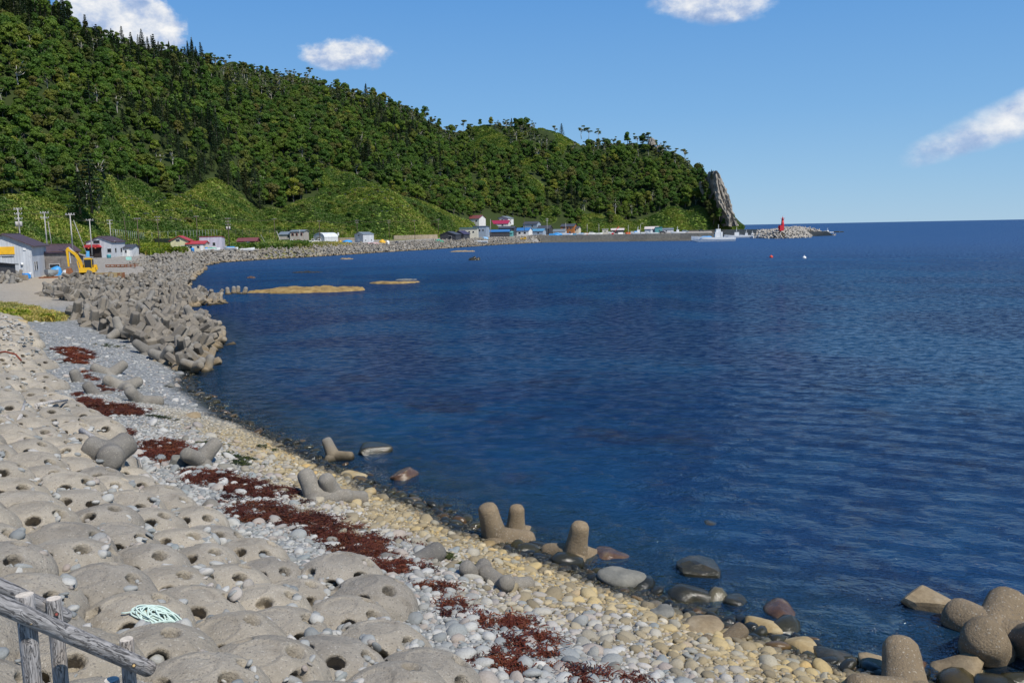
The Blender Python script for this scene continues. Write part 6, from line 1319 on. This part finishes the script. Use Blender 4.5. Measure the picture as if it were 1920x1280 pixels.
# ------------------------------------------------------------------ excavator
M_YEL = paint('excavator_yellow', (.62, .36, .01), .45, var=.12); M_RUST = paint('rusty_steel', (.25, .10, .045), .85, var=.4, scale=3); M_TRK = paint('track_steel', (.13, .10, .075), .8, var=.3); M_BLK = paint('black_rubber', (.02, .02, .02), .6)
def excavator():
    p0 = PD(160, 514, 140); z0 = gz(p0.x, p0.y); ex = empty('excavator', (p0.x, p0.y, z0), 0, 'yellow excavator with a raised boom and rusty bucket on the gravel yard', 'excavator')
    ex.scale = (1.03,) * 3
    rt = R(-55)   # undercarriage heading: tracks run towards the viewer and right
    def track(off, nm='track'):
        mt = Matrix.Rotation(R(20), 4, 'Z') @ Matrix.Translation((off, 0, 0)); r_ = .38; L = 1.05
        pr_ = [(L + r_ * math.sin(a), r_ + .02 - r_ * math.cos(a)) for a in np.linspace(0, math.pi, 8)] + [(-L - r_ * math.sin(a), r_ + .02 + r_ * math.cos(a)) for a in np.linspace(0, math.pi, 8)]
        b = MB(); b.prism(pr_, -.25, .25, mt @ Matrix.Rotation(R(90), 4, 'Z')); t_ = b.build(nm, M_TRK, ex)
        for k in range(9):
            x = -L + k * L / 4; MB().box((0, 0, 0), (.52, .12, .05)).build('track_shoe', M_RUST, t_).matrix_local = mt @ Matrix.Translation((0, x, .8)); 
        w_ = MB()
        for x in (-L, -.35, .35, L): w_.tube([(-.27, x, r_ + .02), (.27, x, r_ + .02)], .26 if abs(x) > .9 else .15, 10)
        o = w_.build('wheel', M_BLK, t_); o.matrix_local = mt
    track(-.85); track(.85)
    MB().tube([(0, 0, .55), (0, 0, .9)], [.6, .6], 14).build('slew_ring', M_BLK, ex)
    b = MB(); b.box((.25, .35, 1.25), (2.1, 2.5, .65), (0, 0, R(20)), .95).box((.2, 1.2, 1.55), (1.9, .8, .7), (0, 0, R(20)), .9); b.build('body', M_YEL, ex)
    cab = MB().prism([(-.5, .0), (.5, .0), (.5, 1.45), (.3, 1.6), (-.4, 1.6), (-.5, .8)], -.6, .7, Matrix.Translation((.62, -.1, 1.25)) @ Matrix.Rotation(R(15), 4, 'Z')).build('cab', M_YEL, ex)
    g_ = MB(); mt = Matrix.Translation((.62, -.1, 1.25)) @ Matrix.Rotation(R(15), 4, 'Z'); g_.add([(-.44, -.62, .15), (.44, -.62, .15), (.44, -.62, 1.42), (-.44, -.62, 1.42)], [(0, 1, 2, 3)], mt); g_.add([(.52, -.55, .15), (.52, .65, .15), (.52, .65, 1.42), (.52, -.55, 1.42)], [(0, 1, 2, 3)], mt); g_.add([(-.52, -.55, .7), (-.52, .6, .7), (-.48, .6, 1.42), (-.48, -.55, 1.42)], [(3, 2, 1, 0)], mt); g_.build('cab_glass', GLASS, cab)
    MB().box((.5, .2, 2.95), (1.0, .9, .06)).build('cab_roof', C['alu'], ex)
    # boom, stick, bucket in a vertical plane heading left and a little towards the viewer
    hd = Vector((-.93, -.37, 0)).normalized(); up = Vector((0, 0, 1)); o_ = Vector((-.15, -.25, 1.2)); sd = hd.cross(up)
    def bar(name, pts, wds, th, m, par=ex):
        b = MB(); n = len(pts)
        for i in range(n - 1):
            p, q = [o_ + hd * a + up * z for a, z in (pts[i], pts[i + 1])]; d_ = (q - p).normalized(); nn = sd.cross(d_)
            vs = [p + nn * wds[i] + sd * th, p - nn * wds[i] + sd * th, p - nn * wds[i] - sd * th, p + nn * wds[i] - sd * th, q + nn * wds[i + 1] + sd * th, q - nn * wds[i + 1] + sd * th, q - nn * wds[i + 1] - sd * th, q + nn * wds[i + 1] - sd * th]
            b.add(vs, [(0, 1, 2, 3), (7, 6, 5, 4), (0, 4, 5, 1), (1, 5, 6, 2), (2, 6, 7, 3), (3, 7, 4, 0)])
        return b.build(name, m, par)
    boom = bar('boom', [(0, 0), (.25, 1.15), (.75, 2.2), (1.75, 3.0)], [.17, .22, .21, .12], .14, M_YEL)
    stick = bar('stick', [(1.55, 3.15), (1.78, 2.9), (1.72, .55)], [.09, .16, .10], .12, M_YEL)
    cyl = bar('hydraulic_cylinder', [(.45, .1), (.65, 1.3)], [.07, .07], .07, M_YEL, boom); bar('hydraulic_cylinder', [(.8, 2.4), (1.55, 3.2)], [.07, .07], .07, FR, boom); bar('hydraulic_cylinder', [(1.52, 2.6), (1.45, 1.0)], [.06, .06], .06, FR, stick)
    mb = MB(); c0 = o_ + hd * 1.62 + up * -.35; pr_ = [(-.15, .75), (.42, .62), (.50, .05), (.25, -.45), (-.25, -.62), (-.55, -.5), (-.5, -.42), (-.22, -.5), (.2, -.36), (.40, .06), (.32, .5), (-.15, .6)]
    vs = [c0 + hd * a * 1.0 + up * z + sd * s2 for s2 in (-.55, .55) for a, z in pr_]; n = len(pr_); fs = [(i, (i + 1) % n, (i + 1) % n + n, i + n) for i in range(n)]; mb.add(vs, fs)
    for s2 in (-.55, .55):
        w2 = [c0 + hd * a + up * z + sd * (s2 + e) for e in (-.03, .03) for a, z in pr_[:6]]; mb.add(w2, [(5, 4, 3, 2, 1, 0), (6, 7, 8, 9, 10, 11)] + [(i, (i + 1) % 6, (i + 1) % 6 + 6, i + 6) for i in range(6)])
    bk_ = mb.build('bucket', M_RUST, ex)
    for k in range(4): q = c0 + hd * -.6 + up * -.5 + sd * (-.45 + .3 * k); MB().box(q, (.12, .22, .08)).build('bucket_tooth', M_RUST, bk_)
excavator()

# ------------------------------------------------------------------ boats
M_HULL = paint('white_hull_gelcoat', (.68, .69, .68), .35, var=.1); M_GHULL = paint('grey_hull', (.33, .35, .34), .5); M_BT = paint('blue_tarpaulin', (.05, .28, .60), .5, var=.25, scale=2); M_GT = paint('green_tarpaulin', (.03, .33, .19), .5, var=.25, scale=2); M_YT = paint('orange_yellow_tarpaulin', (.62, .36, .03), .6, var=.2, scale=2)
def hull_mb(L, B, H, n=14, sheer=.5):
    vs = []; 
    for i in range(n + 1):
        t_ = i / n; x = -L / 2 + L * t_; wd = B / 2 * (1 - max(0, (t_ - .55) / .45) ** 2.2) * (1 - .12 * (1 - t_)); wd = max(wd, .02); sh = H * (1 + sheer * max(0, t_ - .35) ** 1.6 * 1.6); kx = .0 if t_ < .8 else H * .55 * ((t_ - .8) / .2) ** 1.5
        ring = [(x, -wd, sh), (x, -wd * .96, sh * .55), (x, -wd * .72, .12 + kx), (x, 0, -.12 + kx), (x, wd * .72, .12 + kx), (x, wd * .96, sh * .55), (x, wd, sh), (x, wd * .86, sh), (x, wd * .82, sh * .72), (x, -wd * .82, sh * .72), (x, -wd * .86, sh)]
        vs += ring
    m_ = 11; fs = []
    for i in range(n):
        for j in range(m_): fs.append((i * m_ + j, (i + 1) * m_ + j, (i + 1) * m_ + (j + 1) % m_, i * m_ + (j + 1) % m_))
    fs += [tuple(range(m_)), tuple(n * m_ + k for k in range(m_ - 1, -1, -1))]
    b = MB(); b.add(vs, fs); return b
def fishing_boat(px, py, d, L, rot, label, kind=0, rise=0.0, cover=None, cat='fishing boat'):
    p = PD(px, py, d); e = empty('fishing_boat', (p.x, p.y, -.25 if rise == 0 else rise), R(rot), label, cat); B = L * .23; H = L * .085 + .4
    hull_mb(L, B, H).build('hull', M_HULL, e)
    MB().tube([(-L / 2, -B / 2 * .9, H * .55), (0, -B / 2 * 1.0, H * .58), (L * .25, -B / 2 * .93, H * .72)], .07, 5).build('rub_rail', paint('blue_rail', (.05, .12, .35), .5), e)
    cx = -L * .12 if kind == 0 else L * .02; h1 = L * .10 + .5
    c = box('wheelhouse', (cx, 0, H + h1 / 2 - .2), (L * .17, B * .62, h1 + .4), M_HULL, e); box('window_band', (cx + L * .03, -B * .315, H + h1 * .72), (L * .09, .06, h1 * .25), GLASS, c); box('window_band', (cx + L * .0875, 0, H + h1 * .72), (.06, B * .5, h1 * .25), GLASS, c)
    if kind == 0:
        box('upper_wheelhouse', (cx + L * .01, 0, H + h1 * 1.25), (L * .10, B * .45, h1 * .55), M_HULL, e)
        for a, b_ in ((-.02, .34), (.02, -.34)): MB().tube([(cx - L * .05, b_ * B, H), (cx - L * .03, b_ * B, H + h1 * 1.6)], .06, 5).build('stanchion', M_HULL, e)
        box('stern_gantry', (-L * .36, 0, H + h1 * .3), (.25, B * .7, .2), M_HULL, e)
    MB().tube([(cx, 0, H + h1), (cx, 0, H + h1 * 2.4)], .07, 6).build('mast', M_HULL, e); MB().tube([(cx, -B * .25, H + h1 * 1.9), (cx, B * .25, H + h1 * 1.9)], .05, 5).build('yard', M_HULL, e)
    MB().tube([(cx - .1, 0, H + h1 * 1.5), (cx + .5, 0, H + h1 * 1.5)], .16, 8).build('radar', M_HULL, e)
    if cover: MB().box((L * .16, 0, H + .25), (L * .30, B * .8, .9), None, .6).build('deck_cover', cover, e)
    for k in range(6): x = L * (.28 + .03 * k); MB().tube([(x, -B * .3, H * 1.15), (x, -B * .3, H * 1.15 + .6)], .035, 4).build('rail_post', M_HULL, e)
    return e
fishing_boat(1337, 451.5, 455, 21.5, 178, 'large white fishing boat with a blue deck cover passing the quay end', 0, cover=M_BT)
fishing_boat(1382, 442, 560, 15.5, 176, 'long white boat moored behind the passing fishing boat', 1)
fishing_boat(1400, 441, 610, 10, 170, 'small white boat right of the long moored one', 1)
for i_, (px_, L_, lab) in enumerate(((1411, 9, 'leftmost of the white boats berthed side by side by the light tower'), (1424, 10, 'second from the left of the boats berthed by the light tower'), (1437, 10, 'third boat from the left berthed by the light tower'), (1446, 9, 'boat berthed closest to the breakwater stones'))):
    fishing_boat(px_, 445, 535 + i_ * 5, L_, -100 + i_ * 6, lab, i_ % 2)
fishing_boat(1552, 437, 760, 9, 180, 'small low boat out at sea right of the breakwater', 1)
fishing_boat(1271, 436, 500, 8, 185, 'white boat on the quay apron below the headland grass', 1, rise=3.6)
fishing_boat(1197, 437, 505, 9, 190, 'hauled out boat under a bright blue cover on the quay', 1, rise=3.7, cover=M_BT)
fishing_boat(1222, 437, 505, 7, 180, 'small white boat hauled out in front of the pink roofed shed', 1, rise=3.6)
def skiff(px, py, d, L, rot, label, m=M_HULL, z=None, cover=None, sc=1):
    d = d + (34 if 880 < px < 1150 else 0); p = PD(px, py, d); z_ = (gz(p.x, p.y) + .2) if z is None else z; e = empty('skiff', (p.x, p.y, z_), R(rot), label, 'small boat'); e.scale = (sc,) * 3
    hull_mb(L, L * .34, L * .12 + .25, 12, .35).build('hull', m, e)
    for x in (-.2, .15): box('thwart', (L * x, 0, L * .10 + .1), (.25, L * .27, .05), M_HULL, e)
    if cover: MB().box((0, 0, L * .12 + .35), (L * .6, L * .3, .3), None, .7).build('deck_cover', cover, e)
    return e
sk = skiff(95, 508, 152, 5.2, -70, 'light grey open skiff on a wooden cradle facing the viewer', M_GHULL)
p = PD(96, 512, 150); ce = empty('boat_cradle', (p.x, p.y, gz(p.x, p.y)), .1, 'low brown timber cradle under the grey skiff', 'cradle')
for y_ in (-.9, .9): box('beam', (0, y_, .12), (2.9, .22, .2), M_RUST, ce)
for x_ in (-1, 1): box('runner', (x_, 0, .05), (.2, 2.6, .12), M_RUST, ce)
for i_, (px_, py_, d_, L_, r_, lab, cv, z_) in enumerate(((1107, 437, 495, 6, 10, 'upturned white skiff on the quay right of the orange house', None, 3.7), (1090, 438, 490, 6, -8, 'pale blue covered skiff left on the quay', M_BT, 3.7), (1121, 437, 498, 6, 12, 'white skiff second along the quay', None, 3.7), (1065, 438, 486, 5.5, 5, 'pale skiff in front of the orange house', M_BT, 3.7), (462, 464, 292, 5, 20, 'pale skiff on the shore top left of the red hut', None, None), (398, 466, 282, 4.5, 12, 'small pale boat in front of the lilac house', M_GT, None), (432, 464, 290, 4.5, 170, 'white skiff with a blue cover near the boxed dark pole', M_BT, None), (899, 441, 415, 8, 175, 'white boat with a blue stripe parked before the blue grey house', None, None))):
    skiff(px_, py_, d_, L_, r_, lab, M_HULL, z_, cv)

def heap(name, px, py, d, w_, l_, h, m, label, seed, cat='tarpaulin', dz=0):
    p = PD(px, py, d); V, F = ICO[3]; V = V.copy(); V *= (1 + fbm(V[:, 0] * 1.7 + seed, V[:, 1] * 1.7 + V[:, 2], 4, seed) * .5)[:, None]; V *= np.array([w_ / 2, l_ / 2, h])
    V[:, 2] = np.maximum(V[:, 2], -.2); g0 = gz(p.x, p.y); return tag(link(name, np_mesh(name, V, F, False), m, None, (p.x, p.y, g0 + dz)), label, cat)
heap('tarpaulin', 650, 457, 362, 3.8, 3, 1.2, M_BT, 'bright blue tarpaulin heap left of the lone grey shed', 1); heap('tarpaulin', 638, 457, 364, 1.3, 1.2, .9, M_YT, 'small yellow heap beside the blue tarpaulin', 2)
heap('tarpaulin', 717, 453, 366, 3.0, 2.5, 1.5, M_YT, 'orange yellow tarpaulin heap right of the lone grey shed', 3); heap('net_bag', 727, 453, 366, 1.4, 1.2, 1.3, WHITE, 'white bag beside the orange yellow tarpaulin', 4, 'bag'); heap('tarpaulin', 744, 451, 372, 2.0, 1.6, 1.0, C['dk'], 'small black tarpaulin heap on the bank', 5)
heap('tarpaulin', 823, 447, 410, 4.6, 3, 1.1, M_GT, 'green tarpaulin heap before the shuttered black shed', 6); heap('tarpaulin', 1044, 436, 530, 6.5, 3, 1.4, M_BT, 'blue sheeted stack beside the charcoal roofed house', 7); heap('net_pile', 695, 459, 358, 7.5, 3, .7, paint('pink_net', (.50, .34, .32), .9, var=.3, scale=2), 'pale pink net pile in front of the lone grey shed', 8, 'net')
heap('tarpaulin', 104, 497, 160, 1.8, 1.4, 1.3, M_BT, 'light blue sheet behind the grey skiff', 9); heap('bag', 126, 500, 158, 1.9, 1.4, .9, WHITE, 'white bags left of the excavator bucket', 10, 'bag'); heap('tarpaulin', 910, 441, 470, 3.0, 2, 1.2, paint('pale_blue_tarpaulin', (.25, .45, .65), .5), 'pale blue sheeted heap before the blue grey house', 12)
def barrel(px, py, d, r_, h, m, label, lying=False, cat='barrel'):
    p = PD(px, py, d); e = empty('barrel', (p.x, p.y, gz(p.x, p.y)), 0, label, cat); mb = MB(); mb.tube([(0, 0, 0), (0, 0, h * .33), (0, 0, h * .36), (0, 0, h * .66), (0, 0, h * .69), (0, 0, h)], [r_, r_, r_ * 1.05, r_, r_ * 1.05, r_ * .98], 14)
    o = mb.build('drum', m, e); MB().tube([(0, 0, h), (0, 0, h + .05)], [r_ * .7, r_ * .6], 12).build('lid', m, e)
    if lying: e.rotation_euler = (R(90), 0, R(60)); e.location.z += r_
M_BLUEP = paint('blue_plastic', (.03, .25, .65), .4)
barrel(42, 497, 154, .32, 1.0, M_BLUEP, 'blue plastic drum standing at the yellow boarded shed'); barrel(44, 508, 150, .42, 1.1, M_BLUEP, 'larger blue drum lying in front of the yellow boarded shed', True); barrel(56, 509, 150, .22, .9, C['lgrey'], 'pale grey canister by the shed corner'); barrel(204, 478, 250, .5, .9, paint('teal_tub', (.08, .35, .38), .5), 'teal tub in front of the red awning', False, 'tub')
barrel(387, 467, 284, .45, 1.1, M_BLUEP, 'blue drum before the white wing with the red roof'); barrel(361, 468, 280, .5, 1.2, M_BLUEP, 'blue drum at the corner of the cream yellow house')
M_PLY = paint('plywood', (.34, .26, .13), .8, var=.15)
p = PD(203, 515, 143); e = empty('formwork_crate', (p.x, p.y, gz(p.x, p.y)), -.02, 'row of plywood sided pallet crates right of the excavator', 'crate')
for x in (-1.25, .9): box('plywood_panel', (x, -.5, .42), (1.3, .05, .85), M_PLY, e)
for x in (-1.9, -.6, .25, 1.55, 2.2): box('upright', (x, 0, .42), (.1, .9, .86), M_RUST, e)
for z_ in (.12, .46, .8): box('slat', (.2, -.42, z_), (4.2, .06, .1), M_PLY, e); box('slat', (.2, .42, z_), (4.2, .06, .1), M_PLY, e)
p = PD(228, 493, 190); e = empty('pallet_stack', (p.x, p.y, gz(p.x, p.y)), 0, 'long low stack of brown timber pallets behind the crates', 'pallets')
for k in range(3):
    for r_ in (0, 1): box('pallet', (k * 2.0 - 2, 0, .2 + r_ * .32), (1.85, 1.4, .12), M_RUST, e); [box('block', (k * 2.0 - 2 + u, -.6, .07 + r_ * .32), (.2, .15, .16), M_RUST, e) for u in (-.8, 0, .8)]
p = PD(241, 480, 235); tag(box('cool_box', (p.x, p.y, gz(p.x, p.y) + .4), (1.1, .7, .8), paint('mint_plastic', (.35, .65, .55), .5)), 'mint green box in front of the small grey annex', 'box')
p = PD(30, 513, 146); tag(MB().box((p.x, p.y, gz(p.x, p.y) + .35), (3.0, 1.0, .7), None, .95).build('concrete_slab', M_TANC), 'low tan concrete slab before the yellow boarded shed', 'slab')
p = PD(636, 456, 366); e = empty('notice_board', (p.x, p.y, gz(p.x, p.y)), 0, 'white notice board on a dark post near the blue tarpaulin', 'sign'); box('post', (0, 0, 1.6), (.2, .2, 3.4), M_POLED, e); box('board', (-.2, -.12, 3.5), (.6, .08, 1.2), WHITE, e)

# vehicles
def car(px, py, d, rot, m, label, truck=False, cat='car', z=None):
    d = d + (60 if 880 < px < 1150 else 0); p = PD(px, py, d); e = empty('parked_truck' if truck else 'parked_car', (p.x, p.y, gz(p.x, p.y) if z is None else z), R(rot), label, cat)
    if truck: MB().prism([(-1.7, .45), (1.7, .45), (1.7, 1.0), (1.5, 1.85), (.55, 1.9), (.45, .95), (-1.7, .95)], -.75, .75).build('body', m, e); box('cargo_side', (-.65, -.77, 1.05), (2.0, .05, .35), m, e)
    else: MB().prism([(-2.0, .35), (2.0, .35), (2.05, .8), (1.0, .95), (.45, 1.5), (-1.2, 1.52), (-1.95, 1.0)], -.8, .8).build('body', m, e)
    mt = [(1.45, 1.15), (.65, 1.15), (.68, 1.75), (1.38, 1.7)] if truck else [(.75, 1.0), (.38, 1.42), (-1.15, 1.42), (-1.6, 1.02)]
    for y0 in (-.82, .80): MB().prism(mt, y0 + (.06 if truck and y0 < 0 else 0), y0 + .03 + (.06 if truck and y0 < 0 else 0)).build('side_window', GLASS, e)
    for x in (-1.15, 1.15):
        for y in (-.72, .72): w_ = MB().tube([(x, y - .1, .33), (x, y + .1, .33)], .33, 12).build('wheel', M_BLK, e); MB().tube([(x, y - .12, .33), (x, y - .1, .33)], .17, 8).build('rim', FR, w_)
    for y in (-.5, .5): box('headlight', (1.72 if truck else 2.05, y, .75), (.05, .3, .16), C['alu'], e)
car(582, 452, 366, 10, WHITE, 'white pickup parked left of the arched barn', True, 'truck'); car(594, 452, 368, 5, WHITE, 'white pickup closest to the arched barn door', True, 'truck'); car(543, 454, 364, 190, WHITE, 'pale silver car before the dark house wing'); car(552, 454, 360, 185, WHITE, 'white small truck in the herbs before the beige house', True, 'truck')
car(911, 439, 425, 0, WHITE, 'white van behind the parked boat in the village'); car(1316, 432, 640, 10, C['dk'], 'dark car parked on the apron behind the boats', False, 'car', 3.7); car(1285, 434, 560, 5, C['bgrey'], 'dark blue car on the quay apron', False, 'car', 3.8); car(1243, 436, 520, 5, C['dk'], 'black car by the pink roofed shed', False, 'car', 3.8); car(981, 439, 440, 0, M_YEL, 'yellow loader on the quay before the blue roofed house', True, 'loader'); car(1110, 436, 510, 0, WHITE, 'white van on the quay near the lamp pole', False, 'car', 3.8); car(1146, 436, 510, 8, WHITE, 'white car left of the red crane', False, 'car', 3.8)
p = PD(1155, 437, 500); e = empty('crane', (p.x, p.y, 3.8), 0, 'small red crane with its jib raised to the right on the quay', 'crane'); MB().tube([(-1.8, 0, .3), (1.6, 0, 4.4)], .16, 6).build('jib', M_LRED, e); box('cabin', (-1.9, 0, .6), (1.1, 1, 1.0), M_LRED, e); MB().tube([(1.6, 0, 4.4), (1.6, 0, 2.6)], .05, 4).build('hoist', M_LRED, e)
for i_, (px_, cl, lab) in enumerate(((1034, M_BT, 'blue crate stack left end of the quay'), (1097, paint('orange_plastic', (.6, .12, .03), .5), 'orange crate stack right of the orange house'), (1076, C['lblue'], 'pale blue crates before the orange house'), (1163, WHITE, 'white box stack by the pale roofed shed'), (1212, C['lgrey'], 'grey box stack near the quay lamp'), (1177, paint('orange_plastic', (.6, .12, .03), .5), 'small orange box beside the white quay pole'))):
    p = PD(px_, 438, 528); e = empty('crate_stack', (p.x, p.y, 3.6), .1 * i_, lab, 'crates'); [box('crate', (k % 3 * 1.05 - 1, 0, .35 + (k // 3) * .66), (1.0, 1.0, .6), cl, e) for k in range(6)]

# ------------------------------------------------------------------ reefs, buoys
def reef(px, py, d, w_, l_, h, seed, m, label, rz=0, sub=4):
    p = PD(px, py, d); V, F = ico(5) if sub > 4 else ICO[4]; V = V.copy(); an = np.arctan2(V[:, 1], V[:, 0]); V[:, :2] *= (1 + .30 * vnoise(an * 1.6 + seed, an * 0, seed) + .2 * vnoise(V[:, 0] * 4, V[:, 1] * 4, seed + 1))[:, None]
    V[:, 2] = np.sign(V[:, 2]) * np.abs(V[:, 2]) ** .5 * (1 + .9 * fbm(V[:, 0] * 3 + seed, V[:, 1] * 3, 4, seed)) ; V[:, 2] += fbm(V[:, 0] * 22, V[:, 1] * 14, 3, seed + 2) * .35
    V *= np.array([w_ / 2, l_ / 2, h]); return tag(link('reef', np_mesh('reef', V, F, False), m, None, (p.x, p.y, -.08), (0, 0, rz)), label, 'reef')
reef(572, 543, 126, 15.5, 7.5, .55, 4, M_REEF, 'long golden weed covered reef awash in the bay', .03, 5)
reef(742, 527, 140, 7.8, 5.5, .35, 8, M_REEF, 'smaller golden reef patch right of the long one', .05); reef(762, 524, 148, 3.5, 2.5, .2, 11, M_RGRY, 'pale rock rim behind the smaller reef patch')
reef(890, 487.5, 236, 3.2, 2, .8, 3, M_RWET, 'single dark rock breaking the surface in mid bay'); reef(575, 508, 186, 6.5, 2, .3, 6, M_RWET, 'dark low rock line between the reef and the far shore'); reef(470, 513, 170, 1.5, 1.2, .3, 7, M_RBRN, 'small brown rock near the left bay corner')
reef(870, 471, 330, 9, 2.5, .5, 14, M_RTAN, 'thin pale rock line off the tetrapod bank'); reef(650, 483, 270, 4, 1.5, .4, 15, M_RTAN, 'pale rock awash off the tetrapod bank'); reef(1526, 433.5, 800, 5, 3, 1.3, 9, M_RWET, 'dark rock far out right of the breakwater'); reef(1571, 433.5, 800, 9, 3, .9, 10, M_RWET, 'dark rock farthest right on the open sea')
reef(1376, 418, 728, 9, 9, 3.5, 12, M_CLIFF, 'low rock at the foot of the headland tip')
for px_, py_, m_, lab in ((1446, 483, paint('red_buoy', (.6, .06, .03), .4), 'red float on the open bay, left of the white one'), (1508, 484.5, WHITE, 'white float on the open bay, right of the red one')):
    p = P(px_, py_, 0); e = empty('buoy', (p.x, p.y, 0), 0, lab, 'buoy'); MB().tube([(0, 0, -.2), (0, 0, .0), (0, 0, .35), (0, 0, .55)], [.25, .45, .42, .12], 12).build('float', m_, e); MB().tube([(0, 0, .5), (0, 0, .75)], .05, 6).build('ring', m_, e)
